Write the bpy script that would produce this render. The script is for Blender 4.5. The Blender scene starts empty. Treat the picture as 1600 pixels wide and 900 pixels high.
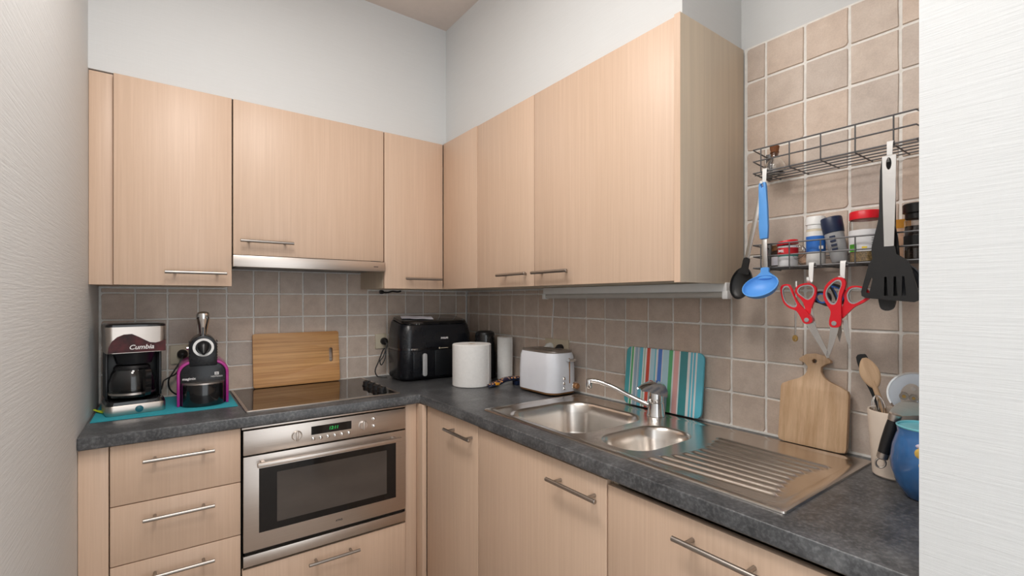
import bpy, bmesh, math, random
from mathutils import Vector, Matrix
from mathutils.geometry import tessellate_polygon
R = math.radians
PI = math.pi
random.seed(7)
scene = bpy.context.scene
COL = scene.collection

# ------------------------------------------------------------ camera
cd = bpy.data.cameras.new('camera')
cam = bpy.data.objects.new('camera', cd)
COL.objects.link(cam)
cd.sensor_width = 36.0
cd.lens = 36.0 * 735.3 / 1600.0
cd.shift_y = 18.1 / 1600.0
cd.clip_start = 0.02
cam.location = (-1.4435, -2.4127, 1.302)
cam.rotation_euler = (R(90), 0, R(-36.40))
scene.camera = cam

# ------------------------------------------------------------ daylight of the room behind the camera, ceiling lamp, added fill light, exposure
w = bpy.data.worlds.new('room_daylight')
scene.world = w
w.use_nodes = True
bg = w.node_tree.nodes['Background']
bg.inputs[0].default_value = (0.93, 0.97, 1.0, 1)
bg.inputs[1].default_value = 1.5
for lx, ly, watts in ((-1.30, -1.36, 8.0), (-1.42, -1.98, 8.5)):      # the ceiling lamp, then an added fill light to brighten the right-hand tiles
    ld = bpy.data.lights.new('ceiling_lamp_and_fill', 'AREA')
    ld.shape = 'DISK'
    ld.size = 0.45
    ld.energy = watts
    ld.color = (1.0, 0.955, 0.91)
    lamp = bpy.data.objects.new('ceiling_lamp_and_fill', ld)
    COL.objects.link(lamp)
    lamp.location = (lx, ly, 2.60)
vs = scene.view_settings
vs.view_transform = 'Standard'
vs.look = 'None'
vs.gamma = 1.0
vs.use_curve_mapping = False
vs.exposure = 0.42
try:
    scene.cycles.caustics_reflective = False
except AttributeError:
    pass

# ------------------------------------------------------------ materials
MATS = {}


def nodes_of(name):
    m = bpy.data.materials.new(name)
    m.use_nodes = True
    nt = m.node_tree
    b = nt.nodes['Principled BSDF']
    MATS[name] = m
    return m, nt, b


def texco(nt, scale, coord='Object'):
    tc = nt.nodes.new('ShaderNodeTexCoord')
    mp = nt.nodes.new('ShaderNodeMapping')
    mp.inputs['Scale'].default_value = scale
    nt.links.new(tc.outputs[coord], mp.inputs[0])
    return mp.outputs[0]


def noise(nt, vec, scale=1.0, detail=4.0, rough=0.55):
    n = nt.nodes.new('ShaderNodeTexNoise')
    n.inputs['Scale'].default_value = scale
    n.inputs['Detail'].default_value = detail
    n.inputs['Roughness'].default_value = rough
    nt.links.new(vec, n.inputs['Vector'])
    return n.outputs['Fac']


def ramp(nt, fac, stops, interp='LINEAR'):
    r = nt.nodes.new('ShaderNodeValToRGB')
    e = r.color_ramp.elements
    while len(e) < len(stops):
        e.new(0.5)
    r.color_ramp.interpolation = interp
    for k, (p, c) in enumerate(stops):
        e[k].position = p
        e[k].color = (c[0], c[1], c[2], 1)
    nt.links.new(fac, r.inputs[0])
    return r.outputs[0]


def bump(nt, b, h, strength=0.3, dist=0.002):
    n = nt.nodes.new('ShaderNodeBump')
    n.inputs['Strength'].default_value = strength
    n.inputs['Distance'].default_value = dist
    nt.links.new(h, n.inputs['Height'])
    nt.links.new(n.outputs[0], b.inputs['Normal'])


def mixc(nt, fac, a, c, mode='MIX'):
    n = nt.nodes.new('ShaderNodeMix')
    n.data_type = 'RGBA'
    n.blend_type = mode
    for sock, v in ((n.inputs[0], fac), (n.inputs[6], a), (n.inputs[7], c)):
        if isinstance(v, (int, float)):
            sock.default_value = v
        elif isinstance(v, tuple):
            sock.default_value = (v[0], v[1], v[2], 1)
        else:
            nt.links.new(v, sock)
    return n.outputs[2]


def mat(name, col, rough=0.5, metal=0.0, var=0.06, scale=(30, 30, 30), bmp=0.0, trans=0.0, ior=1.45, coat=0.0, emit=0.0, alpha=1.0):
    if name in MATS:
        return MATS[name]
    m, nt, b = nodes_of(name)
    v = texco(nt, scale)
    f = noise(nt, v)
    lo = tuple(max(0, c * (1 - var)) for c in col)
    hi = tuple(min(1, c * (1 + var)) for c in col)
    c = ramp(nt, f, [(0.3, lo), (0.7, hi)])
    nt.links.new(c, b.inputs['Base Color'])
    b.inputs['Roughness'].default_value = rough
    b.inputs['Metallic'].default_value = metal
    b.inputs['IOR'].default_value = ior
    b.inputs['Transmission Weight'].default_value = trans
    b.inputs['Coat Weight'].default_value = coat
    b.inputs['Alpha'].default_value = alpha
    if bmp:
        bump(nt, b, f, bmp, 0.001)
    if emit:
        b.inputs['Emission Color'].default_value = (col[0], col[1], col[2], 1)
        b.inputs['Emission Strength'].default_value = emit
    return m


def wallpaper(name, col, along, strength=0.4):
    m, nt, b = nodes_of(name)
    s1 = {'y': (1, 9, 230), 'x': (9, 1, 230), 'xy': (9, 9, 230)}[along]
    s2 = {'y': (1, 150, 6), 'x': (150, 1, 6), 'xy': (150, 150, 6)}[along]
    f1 = noise(nt, texco(nt, s1), 1, 5, 0.65)
    f2 = noise(nt, texco(nt, s2), 1, 4, 0.6)
    a = nt.nodes.new('ShaderNodeMath')
    a.operation = 'MULTIPLY_ADD'
    nt.links.new(f2, a.inputs[0])
    a.inputs[1].default_value = 0.55
    nt.links.new(f1, a.inputs[2])
    c = ramp(nt, f1, [(0.3, tuple(k * 0.97 for k in col)), (0.7, col)])
    nt.links.new(c, b.inputs['Base Color'])
    b.inputs['Roughness'].default_value = 0.75
    bump(nt, b, a.outputs[0], strength, 0.0022)
    return m


WALL = (0.70, 0.71, 0.71)
wallpaper('wallpaper_side', WALL, 'y', 0.40)
wallpaper('wallpaper_far', WALL, 'xy', 0.12)
mat('ceiling_paint', (0.72, 0.625, 0.565), 0.85, var=0.02)
mat('grout', (0.86, 0.84, 0.80), 0.9, var=0.08, scale=(60, 60, 60), bmp=0.3)
mat('floor_laminate', (0.42, 0.36, 0.31), 0.5, var=0.15, scale=(4, 40, 4))


def wood(name, dark, light, scale=(70, 70, 1.6)):
    m, nt, b = nodes_of(name)
    f = noise(nt, texco(nt, scale), 1, 6, 0.7)
    g = noise(nt, texco(nt, (3.5, 3.5, 0.5)), 1, 3, 0.5)
    mid = tuple((p + q) / 2 for p, q in zip(dark, light))
    c = ramp(nt, f, [(0.32, dark), (0.5, mid), (0.66, light)])
    c2 = ramp(nt, g, [(0.3, (0.93, 0.92, 0.90)), (0.7, (1, 1, 1))])
    nt.links.new(mixc(nt, 1.0, c, c2, 'MULTIPLY'), b.inputs['Base Color'])
    b.inputs['Roughness'].default_value = 0.42
    bump(nt, b, f, 0.08, 0.001)
    return m


wood('beech_laminate', (0.655, 0.470, 0.345), (0.725, 0.535, 0.405), (150, 150, 2.6))
wood('beech_edge', (0.55, 0.36, 0.22), (0.64, 0.44, 0.29))
wood('board_oak', (0.53, 0.325, 0.175), (0.78, 0.55, 0.36), (48, 4, 30))
wood('spoon_wood', (0.55, 0.36, 0.22), (0.72, 0.51, 0.33), (60, 60, 6))
mat('carcass_side', (0.66, 0.55, 0.42), 0.5, var=0.06, scale=(70, 70, 2))
mat('gap_dark', (0.03, 0.025, 0.02), 0.8)


def bamboo():
    m, nt, b = nodes_of('bamboo')
    f = noise(nt, texco(nt, (1.2, 1, 95)), 1, 3, 0.6)
    g = noise(nt, texco(nt, (12, 1, 300)), 1, 4, 0.6)
    h = noise(nt, texco(nt, (0.2, 1, 26)), 1, 1, 0.5)
    c = ramp(nt, f, [(0.40, (0.40, 0.165, 0.05)), (0.5, (0.66, 0.335, 0.125)), (0.60, (0.80, 0.47, 0.20))])
    c = mixc(nt, 0.35, c, ramp(nt, g, [(0.3, (0.46, 0.20, 0.065)), (0.7, (0.82, 0.49, 0.215))]))
    c = mixc(nt, 0.35, c, ramp(nt, h, [(0.4, (0.50, 0.23, 0.075)), (0.6, (0.80, 0.47, 0.20))]))
    nt.links.new(c, b.inputs['Base Color'])
    b.inputs['Roughness'].default_value = 0.45


bamboo()


def stone():
    m, nt, b = nodes_of('worktop_laminate')
    f = noise(nt, texco(nt, (14, 14, 14)), 1, 8, 0.65)
    g = noise(nt, texco(nt, (110, 110, 110)), 1, 3, 0.6)
    c = ramp(nt, f, [(0.3, (0.032, 0.034, 0.037)), (0.55, (0.075, 0.078, 0.083)), (0.75, (0.15, 0.155, 0.16))])
    c2 = ramp(nt, g, [(0.45, (0.0, 0.0, 0.0)), (0.72, (0.16, 0.16, 0.165))])
    nt.links.new(mixc(nt, 0.5, c, c2, 'ADD'), b.inputs['Base Color'])
    b.inputs['Roughness'].default_value = 0.33
    bump(nt, b, g, 0.06, 0.0005)


stone()


def tile_material():
    m, nt, b = nodes_of('stone_tile')
    oi = nt.nodes.new('ShaderNodeObjectInfo')
    add = nt.nodes.new('ShaderNodeVectorMath')
    add.operation = 'ADD'
    nt.links.new(texco(nt, (1, 1, 1)), add.inputs[0])
    sc = nt.nodes.new('ShaderNodeVectorMath')
    sc.operation = 'SCALE'
    nt.links.new(oi.outputs['Location'], sc.inputs[0])
    sc.inputs['Scale'].default_value = 7.0
    nt.links.new(sc.outputs[0], add.inputs[1])
    f = noise(nt, add.outputs[0], 22, 6, 0.6)
    g = noise(nt, add.outputs[0], 260, 3, 0.6)
    c = ramp(nt, f, [(0.3, (0.62, 0.51, 0.435)), (0.5, (0.70, 0.585, 0.50)), (0.72, (0.77, 0.66, 0.575))])
    t = ramp(nt, oi.outputs['Random'], [(0.0, (0.86, 0.87, 0.89)), (0.5, (0.97, 0.96, 0.95)), (1.0, (1.0, 0.94, 0.89))])
    c = mixc(nt, 1.0, c, t, 'MULTIPLY')
    c = mixc(nt, 0.18, c, ramp(nt, g, [(0.35, (0.30, 0.24, 0.19)), (0.65, (0.62, 0.52, 0.44))]))
    nt.links.new(c, b.inputs['Base Color'])
    b.inputs['Roughness'].default_value = 0.5
    bump(nt, b, mixc(nt, 0.5, f, g), 0.15, 0.0015)


tile_material()


def brushed(name, col, rough, scale):
    m, nt, b = nodes_of(name)
    f = noise(nt, texco(nt, scale), 1, 4, 0.6)
    c = ramp(nt, f, [(0.3, tuple(k * 0.92 for k in col)), (0.7, col)])
    nt.links.new(c, b.inputs['Base Color'])
    b.inputs['Metallic'].default_value = 1.0
    r = nt.nodes.new('ShaderNodeMapRange')
    r.inputs['To Min'].default_value = rough * 0.8
    r.inputs['To Max'].default_value = rough * 1.2
    nt.links.new(f, r.inputs['Value'])
    nt.links.new(r.outputs[0], b.inputs['Roughness'])
    bump(nt, b, f, 0.03, 0.0005)


brushed('brushed_steel', (0.64, 0.575, 0.525), 0.34, (4, 300, 300))
brushed('sink_steel', (0.74, 0.695, 0.65), 0.25, (8, 8, 8))
brushed('handle_steel', (0.40, 0.365, 0.335), 0.33, (50, 50, 50))
mat('chrome', (0.80, 0.80, 0.80), 0.07, 1.0, var=0.01)
mat('wire_steel', (0.14, 0.14, 0.145), 0.45, 0.5, var=0.05)
mat('blade_steel', (0.62, 0.61, 0.60), 0.25, 1.0, var=0.04)
mat('black_plastic', (0.014, 0.014, 0.015), 0.38, var=0.1)
mat('black_gloss', (0.008, 0.008, 0.009), 0.10, var=0.05, coat=0.5)
mat('black_satin', (0.010, 0.011, 0.013), 0.28, var=0.05)
mat('charcoal_blue', (0.010, 0.011, 0.014), 0.25, var=0.05)
mat('hob_glass', (0.012, 0.010, 0.009), 0.04, var=0.05, ior=1.7)
mat('oven_glass', (0.008, 0.007, 0.007), 0.06, var=0.05)
mat('oven_window', (0.085, 0.072, 0.064), 0.08, var=0.15, scale=(4, 4, 9))  # lighter grey than the door glass: room reflection put into the pane colour
mat('grey_rubber', (0.06, 0.065, 0.075), 0.5, var=0.1)
mat('white_plastic', (0.87, 0.87, 0.86), 0.35, var=0.02)
mat('white_enamel', (0.86, 0.88, 0.94), 0.28, var=0.015, coat=0.3)
mat('paper_white', (0.90, 0.89, 0.87), 0.9, var=0.03, scale=(90, 90, 90), bmp=0.25)
mat('sheet_white', (0.78, 0.77, 0.84), 0.7, var=0.02)
mat('beige_plastic', (0.66, 0.58, 0.44), 0.4, var=0.02)
mat('diffuser_tube', (0.56, 0.53, 0.49), 0.35, var=0.04)
mat('copper_brown', (0.42, 0.22, 0.10), 0.35, 0.5, var=0.08)
mat('toaster_top', (0.33, 0.29, 0.26), 0.35, 0.8, var=0.08)
mat('magenta', (0.43, 0.018, 0.25), 0.3, var=0.03, coat=0.4)
mat('turquoise_mat', (0.035, 0.36, 0.44), 0.7, var=0.08, scale=(120, 120, 120))
mat('lime', (0.52, 0.66, 0.03), 0.5)
mat('maroon', (0.055, 0.006, 0.008), 0.5, var=0.9, scale=(30, 30, 30))
mat('print_white', (0.82, 0.80, 0.80), 0.5)
mat('print_dark', (0.05, 0.05, 0.05), 0.5)
mat('clock_green', (0.02, 0.55, 0.10), 0.5, emit=0.35)
mat('button_teal', (0.02, 0.13, 0.17), 0.25, var=0.2)
mat('clear_glass', (0.96, 0.97, 0.97), 0.02, trans=1.0, var=0.0)
mat('smoke_glass', (0.72, 0.70, 0.69), 0.02, trans=1.0, var=0.0)
mat('sky_blue', (0.12, 0.38, 0.86), 0.38, var=0.03)
mat('red_plastic', (0.72, 0.012, 0.025), 0.32, var=0.04)
mat('grey_grip', (0.36, 0.36, 0.37), 0.5)
mat('silver_plastic', (0.58, 0.59, 0.60), 0.35, 0.4, var=0.03)
mat('blue_grip', (0.03, 0.12, 0.42), 0.4)
mat('navy', (0.012, 0.022, 0.06), 0.35, var=0.1)
mat('label_blue', (0.03, 0.16, 0.55), 0.4, var=0.1)
mat('label_white', (0.80, 0.80, 0.82), 0.5, var=0.03)
mat('label_red', (0.66, 0.02, 0.03), 0.4)
mat('label_teal', (0.06, 0.28, 0.24), 0.4)
mat('label_green', (0.10, 0.40, 0.04), 0.5, var=0.4, scale=(200, 200, 200))
mat('label_yellow', (0.85, 0.62, 0.04), 0.5)
mat('oats', (0.46, 0.30, 0.13), 0.8, var=0.6, scale=(260, 260, 260), bmp=0.6)
mat('dark_spice', (0.035, 0.018, 0.012), 0.8, var=0.8, scale=(260, 260, 260), bmp=0.6)
mat('brown_spice', (0.20, 0.085, 0.03), 0.6, var=0.6, scale=(130, 130, 130))
mat('salt', (0.80, 0.79, 0.77), 0.8, var=0.03)
mat('orange_card', (0.80, 0.34, 0.02), 0.5, var=0.1)
mat('orange_pale', (0.80, 0.50, 0.33), 0.5, var=0.2, scale=(60, 60, 60))
mat('cork', (0.21, 0.075, 0.03), 0.8, var=0.3, scale=(300, 300, 300))
mat('cream_ceramic', (0.80, 0.685, 0.58), 0.45, var=0.03)
mat('cream_line', (0.56, 0.45, 0.36), 0.5)
mat('blue_glaze', (0.045, 0.16, 0.40), 0.18, var=0.25, scale=(14, 14, 14), coat=0.5)
mat('turquoise_glaze', (0.20, 0.58, 0.68), 0.2, var=0.04)
mat('yellow_glaze', (0.74, 0.50, 0.12), 0.3, var=0.1)
mat('lilac_glaze', (0.66, 0.58, 0.70), 0.3, var=0.1)
mat('pale_blade', (0.55, 0.60, 0.67), 0.3, 0.3, var=0.04)
mat('brass', (0.42, 0.27, 0.09), 0.4, 0.9, var=0.2)
mat('hood_black', (0.03, 0.03, 0.03), 0.3)


def dotted():
    m, nt, b = nodes_of('dotted_ceramic')
    v = nt.nodes.new('ShaderNodeTexVoronoi')
    v.inputs['Scale'].default_value = 1.0
    nt.links.new(texco(nt, (95, 95, 95)), v.inputs['Vector'])
    d = ramp(nt, v.outputs['Distance'], [(0.0, (0.80, 0.30, 0.05)), (0.34, (0.78, 0.66, 0.55)), (0.40, (0.04, 0.03, 0.06))], 'CONSTANT')
    nt.links.new(d, b.inputs['Base Color'])
    b.inputs['Roughness'].default_value = 0.2


dotted()


def stripes():
    m, nt, b = nodes_of('striped_print')
    teal = (0.088, 0.454, 0.503)
    dteal = (0.058, 0.308, 0.332)
    cyan = (0.137, 0.588, 0.747)
    pale = (0.527, 0.771, 0.880)
    white = (0.869, 0.880, 0.880)
    green = (0.125, 0.527, 0.222)
    grey = (0.381, 0.527, 0.649)
    red = (0.771, 0.100, 0.064)
    blue = (0.100, 0.247, 0.723)
    pink = (0.880, 0.479, 0.454)
    seq = [(0, teal), (.065, white), (.075, green), (.105, white), (.125, grey), (.165, white), (.175, grey), (.195, cyan), (.235, white),
           (.255, green), (.262, white), (.29, red), (.335, white), (.345, pale), (.40, cyan), (.415, white), (.445, blue), (.495, white),
           (.505, pale), (.585, green), (.63, white), (.65, pink), (.71, white), (.725, dteal), (.815, white), (.845, cyan), (.87, white),
           (.882, cyan), (.905, white), (.925, cyan)]
    tc = nt.nodes.new('ShaderNodeTexCoord')
    sp = nt.nodes.new('ShaderNodeSeparateXYZ')
    nt.links.new(tc.outputs['Generated'], sp.inputs[0])
    nt.links.new(ramp(nt, sp.outputs[0], seq, 'CONSTANT'), b.inputs['Base Color'])
    b.inputs['Roughness'].default_value = 0.35


stripes()


# ------------------------------------------------------------ mesh helpers
WM = {}


def B():
    return bmesh.new()


def box(bm, x0, x1, y0, y1, z0, z1, bev=0.0, seg=2):
    t = bmesh.new()
    bmesh.ops.create_cube(t, size=1.0)
    x0, x1 = min(x0, x1), max(x0, x1)
    y0, y1 = min(y0, y1), max(y0, y1)
    z0, z1 = min(z0, z1), max(z0, z1)
    for v in t.verts:
        v.co = Vector(((x0 + x1) / 2 + v.co.x * (x1 - x0), (y0 + y1) / 2 + v.co.y * (y1 - y0), (z0 + z1) / 2 + v.co.z * (z1 - z0)))
    if bev:
        bmesh.ops.bevel(t, geom=list(t.edges), offset=bev, segments=seg, profile=0.5, affect='EDGES')
    merge(bm, t)
    return bm


def merge(bm, t):
    me = bpy.data.meshes.new('tmp')
    t.to_mesh(me)
    t.free()
    bm.from_mesh(me)
    bpy.data.meshes.remove(me)


def bevel_sharp(bm, width, seg=2, ang=50):
    bmesh.ops.recalc_face_normals(bm, faces=list(bm.faces))
    es = [e for e in bm.edges if len(e.link_faces) == 2 and e.calc_face_angle(0) > R(ang)]
    bmesh.ops.bevel(bm, geom=es, offset=width, segments=seg, profile=0.5, affect='EDGES', clamp_overlap=True)
    return bm


def loft(bm, rings, cap0=True, cap1=True, closed=True):
    vr = [[bm.verts.new(p) for p in r] for r in rings]
    n = len(vr[0])
    for a, b in zip(vr, vr[1:]):
        for i in range(n if closed else n - 1):
            j = (i + 1) % n
            try:
                bm.faces.new((a[i], a[j], b[j], b[i]))
            except ValueError:
                pass
    if cap0:
        bm.faces.new(list(reversed(vr[0])))
    if cap1:
        bm.faces.new(vr[-1])
    return bm


def lathe(bm, prof, seg=28, c=(0, 0, 0), M=None):
    rings = []
    for r, z in prof:
        r = max(r, 1e-5)
        ring = [Vector((r * math.cos(2 * PI * i / seg), r * math.sin(2 * PI * i / seg), z)) for i in range(seg)]
        if M is not None:
            ring = [M @ p for p in ring]
        rings.append([p + Vector(c) for p in ring])
    loft(bm, rings, prof[0][0] > 1e-4, prof[-1][0] > 1e-4)
    return bm


def axis_matrix(p0, p1):
    d = (Vector(p1) - Vector(p0)).normalized()
    return d.to_track_quat('Z', 'Y').to_matrix().to_4x4()


def cyl(bm, p0, p1, r, r2=None, seg=20):
    p0, p1 = Vector(p0), Vector(p1)
    L = (p1 - p0).length
    r2 = r if r2 is None else r2
    return lathe(bm, [(r, 0), (r2, L)], seg, p0, axis_matrix(p0, p1))


def smooth_path(pts, n=6):
    pts = [Vector(p) for p in pts]
    out = []
    for i in range(len(pts) - 1):
        p0 = pts[max(i - 1, 0)]
        p1, p2 = pts[i], pts[i + 1]
        p3 = pts[min(i + 2, len(pts) - 1)]
        for k in range(n):
            t = k / n
            out.append(0.5 * ((2 * p1) + (p2 - p0) * t + (2 * p0 - 5 * p1 + 4 * p2 - p3) * t * t + (3 * p1 - p0 - 3 * p2 + p3) * t ** 3))
    out.append(pts[-1])
    return out


def tube(bm, pts, r, seg=8, radii=None, flat=1.0):
    pts = [Vector(p) for p in pts]
    rings = []
    up = Vector((0, 0, 1))
    prev = None
    for i, p in enumerate(pts):
        d = (pts[min(i + 1, len(pts) - 1)] - pts[max(i - 1, 0)]).normalized()
        if prev is None:
            a = up if abs(d.dot(up)) < 0.95 else Vector((1, 0, 0))
            n = (a - d * a.dot(d)).normalized()
        else:
            n = (prev - d * prev.dot(d)).normalized()
        prev = n
        bn = d.cross(n)
        rr = radii[i] if radii else r
        rings.append([p + n * (rr * flat * math.cos(2 * PI * k / seg)) + bn * (rr * math.sin(2 * PI * k / seg)) for k in range(seg)])
    return loft(bm, rings)


def rrect(w, d, r, n=5, cx=0.0, cy=0.0):
    r = min(r, w / 2 - 1e-4, d / 2 - 1e-4)
    pts = []
    for sx, sy, a0 in ((1, 1, 0), (-1, 1, 90), (-1, -1, 180), (1, -1, 270)):
        for k in range(n + 1):
            a = R(a0 + 90 * k / n)
            pts.append((cx + sx * (w / 2 - r) + r * math.cos(a), cy + sy * (d / 2 - r) + r * math.sin(a)))
    return pts


def rloft(bm, secs, n=6, cx=0.0, cy=0.0):
    """stacked rounded rectangles (z, width, depth, radius[, shift_y])"""
    rings = []
    for s in secs:
        sh = s[4] if len(s) > 4 else 0.0
        rings.append([Vector((x, y, s[0])) for x, y in rrect(s[1], s[2], s[3], n, cx, cy + sh)])
    return loft(bm, rings)


def prism(bm, polys, h0, h1, ax='z'):
    if isinstance(polys[0][0], (int, float)):
        polys = [polys]
    mp = {'z': lambda a, b, h: (a, b, h), 'y': lambda a, b, h: (a, h, b), 'x': lambda a, b, h: (h, a, b)}[ax]
    flat = [p for q in polys for p in q]
    lo = [bm.verts.new(mp(a, b, h0)) for a, b in flat]
    hi = [bm.verts.new(mp(a, b, h1)) for a, b in flat]
    if len(polys) == 1:
        bm.faces.new(lo)
        bm.faces.new(hi)
    else:
        for t in tessellate_polygon([[Vector((a, b, 0)) for a, b in q] for q in polys]):
            try:
                bm.faces.new([lo[i] for i in t])
                bm.faces.new([hi[i] for i in t])
            except ValueError:
                pass
    o = 0
    for q in polys:
        n = len(q)
        for i in range(n):
            j = (i + 1) % n
            bm.faces.new((lo[o + i], lo[o + j], hi[o + j], hi[o + i]))
        o += n
    bmesh.ops.recalc_face_normals(bm, faces=list(bm.faces))
    return bm


def smooth_poly(pts, n=4):
    m = len(pts)
    out = []
    for i in range(m):
        p0, p1, p2, p3 = (Vector(pts[(i + k) % m]) for k in (-1, 0, 1, 2))
        for k in range(n):
            t = k / n
            q = 0.5 * ((2 * p1) + (p2 - p0) * t + (2 * p0 - 5 * p1 + 4 * p2 - p3) * t * t + (3 * p1 - p0 - 3 * p2 + p3) * t ** 3)
            out.append((q.x, q.y))
    return out


def link(o, parent=None):
    COL.objects.link(o)
    if parent is not None:
        o.parent = parent
    return o


def obj(name, bm, m, parent=None, ang=35):
    """one mesh object; the bmesh is in the space of the thing's builder (world for un-rotated things)"""
    bmesh.ops.recalc_face_normals(bm, faces=list(bm.faces))
    if parent is not None and parent.name in WM:
        bm.transform(WM[parent.name])
    me = bpy.data.meshes.new(name)
    bm.to_mesh(me)
    bm.free()
    me.polygons.foreach_set('use_smooth', [True] * len(me.polygons))
    me.set_sharp_from_angle(angle=R(ang))
    me.materials.append(MATS[m])
    o = bpy.data.objects.new(name, me)
    link(o, parent)
    if parent is not None and parent.name in WM:
        WM[o.name] = WM[parent.name]
    return o


def tag(o, label, cat, group=None):
    o['label'] = label
    o['category'] = cat
    if group:
        o['group'] = group
    return o


def struct(o):
    o['kind'] = 'structure'
    return o


def thing(name, label, cat, loc=(0, 0, 0), group=None, M=None, world=True):
    """Empty at the thing's base. world=True: its parts are built in room coordinates"""
    o = bpy.data.objects.new(name, None)
    o.empty_display_size = 0.05
    COL.objects.link(o)
    if M is not None:
        o.matrix_basis = M
    else:
        o.location = loc
        if world:
            WM[o.name] = Matrix.Translation(-Vector(loc))
    return tag(o, label, cat, group)


def rot_z(loc, a):
    return Matrix.Translation(loc) @ Matrix.Rotation(R(a), 4, 'Z')


def on_right_wall(y, z, out, tilt=0.0):
    """frame whose x runs along the right wall (towards -y), y up, z out of the wall"""
    return Matrix.Translation((-out, y, z)) @ Matrix.Rotation(R(-90), 4, 'Z') @ Matrix.Rotation(R(90), 4, 'X') @ Matrix.Rotation(R(tilt), 4, 'Z')


def text(s, size, m, parent, M, name='lettering', depth=0.0004, shear=0.0, bold=0.0, width=1.0):
    cu = bpy.data.curves.new('txt', 'FONT')
    cu.body = s
    cu.size = size
    cu.extrude = depth
    cu.shear = shear
    cu.offset = bold
    cu.align_x = 'CENTER'
    cu.align_y = 'CENTER'
    cu.resolution_u = 3
    t = bpy.data.objects.new('txt', cu)
    me = bpy.data.meshes.new_from_object(t)
    bpy.data.objects.remove(t)
    me.transform(Matrix.Scale(width, 4, (1, 0, 0)))
    MM = M
    if parent.name in WM:
        MM = WM[parent.name] @ M
    me.transform(MM)
    me.materials.clear()
    me.materials.append(MATS[m])
    me.name = name
    o = bpy.data.objects.new(name, me)
    return link(o, parent)


def facing_back_run(x, y, z):
    return Matrix.Translation((x, y, z)) @ Matrix.Rotation(R(90), 4, 'X')


# ------------------------------------------------------------ the room shell
XL, HC = -1.65, 2.649
YB = -3.3


def shell_box(name, m, *b):
    return struct(obj(name, box(B(), *b), m))


shell_box('floor', 'floor_laminate', XL - .1, .6, YB, .1, -.05, 0)
shell_box('ceiling', 'ceiling_paint', XL - .1, .6, YB, .1, HC, HC + .06)
wall_back = shell_box('wall_back', 'wallpaper_far', XL - .1, .1, .005, .1, 0, HC)
wall_left = shell_box('wall_left', 'wallpaper_side', XL - .1, XL, YB, .005, 0, HC)
wall_right = shell_box('wall_right', 'wallpaper_far', .005, .1, -2.222, .005, 0, HC)
wall_front = shell_box('wall_front', 'wallpaper_side', -.60, .1, -2.75, -2.222, 0, HC)
# boxed-in bulkhead above the wall cabinets
bm = B()
prism(bm, [(XL, -.315), (-.308, -.315), (-.308, -1.655), (.005, -1.655), (.005, .005), (XL, .005)], 2.074, HC, 'z')
struct(obj('wall_bulkhead', bm, 'wallpaper_far'))

# ------------------------------------------------------------ wall tiles, each one a piece of its wall
TILES = {}


def tile_mesh(wd, ht, k):
    key = (round(wd, 3), round(ht, 3), k)
    if key in TILES:
        return TILES[key]
    rnd = random.Random(hash(key) % 9973)
    bmt = B()
    lo, hi = [], []
    for ci, (sx, sy, a0) in enumerate(((1, 1, 0), (-1, 1, 90), (-1, -1, 180), (1, -1, 270))):
        r = min(rnd.choice((.0015, .002, .002, .003, .003, .004, .009)), ht * .3, wd * .3)
        for q in range(3):
            a = R(a0 + 45 * q)
            j = rnd.uniform(-.0007, .0007)
            x = sx * (wd / 2 - r) + (r + j) * math.cos(a)
            y = sy * (ht / 2 - r) + (r + j) * math.sin(a)
            lo.append((x, y, 0))
            hi.append((x * (1 - .0016 / (wd / 2)), y * (1 - .0016 / (ht / 2)), .0042))
        # mid-side point, slightly off the straight line
        nx = {0: (0, 1), 1: (-1, 0), 2: (0, -1), 3: (1, 0)}[ci]
        j = rnd.uniform(-.0009, .0006)
        x, y = nx[0] * (wd / 2 + j), nx[1] * (ht / 2 + j)
        lo.append((x, y, 0))
        hi.append((x * (1 - .0016 / (wd / 2)), y * (1 - .0016 / (ht / 2)), .0042))
    loft(bmt, [lo, hi], False, True)
    bmesh.ops.recalc_face_normals(bmt, faces=list(bmt.faces))
    me = bpy.data.meshes.new('tile')
    bmt.to_mesh(me)
    bmt.free()
    me.materials.append(MATS['stone_tile'])
    TILES[key] = me
    return me


GR = .0058
RA = (R(90), 0, 0)
RBW = (R(90), 0, R(-90))


def tile(wall, u0, u1, z0, z1, run):
    wd, ht = abs(u1 - u0) - GR, z1 - z0 - GR
    if wd < .008 or ht < .008:
        return
    me = tile_mesh(wd, ht, random.randrange(5))
    o = bpy.data.objects.new('tile', me)
    link(o, wall)
    um, zm = (u0 + u1) / 2, (z0 + z1) / 2
    if run == 'A':
        o.location = (um, .0035, zm)
        o.rotation_euler = RA
    else:
        o.location = (.0035, um, zm)
        o.rotation_euler = RBW


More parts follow.
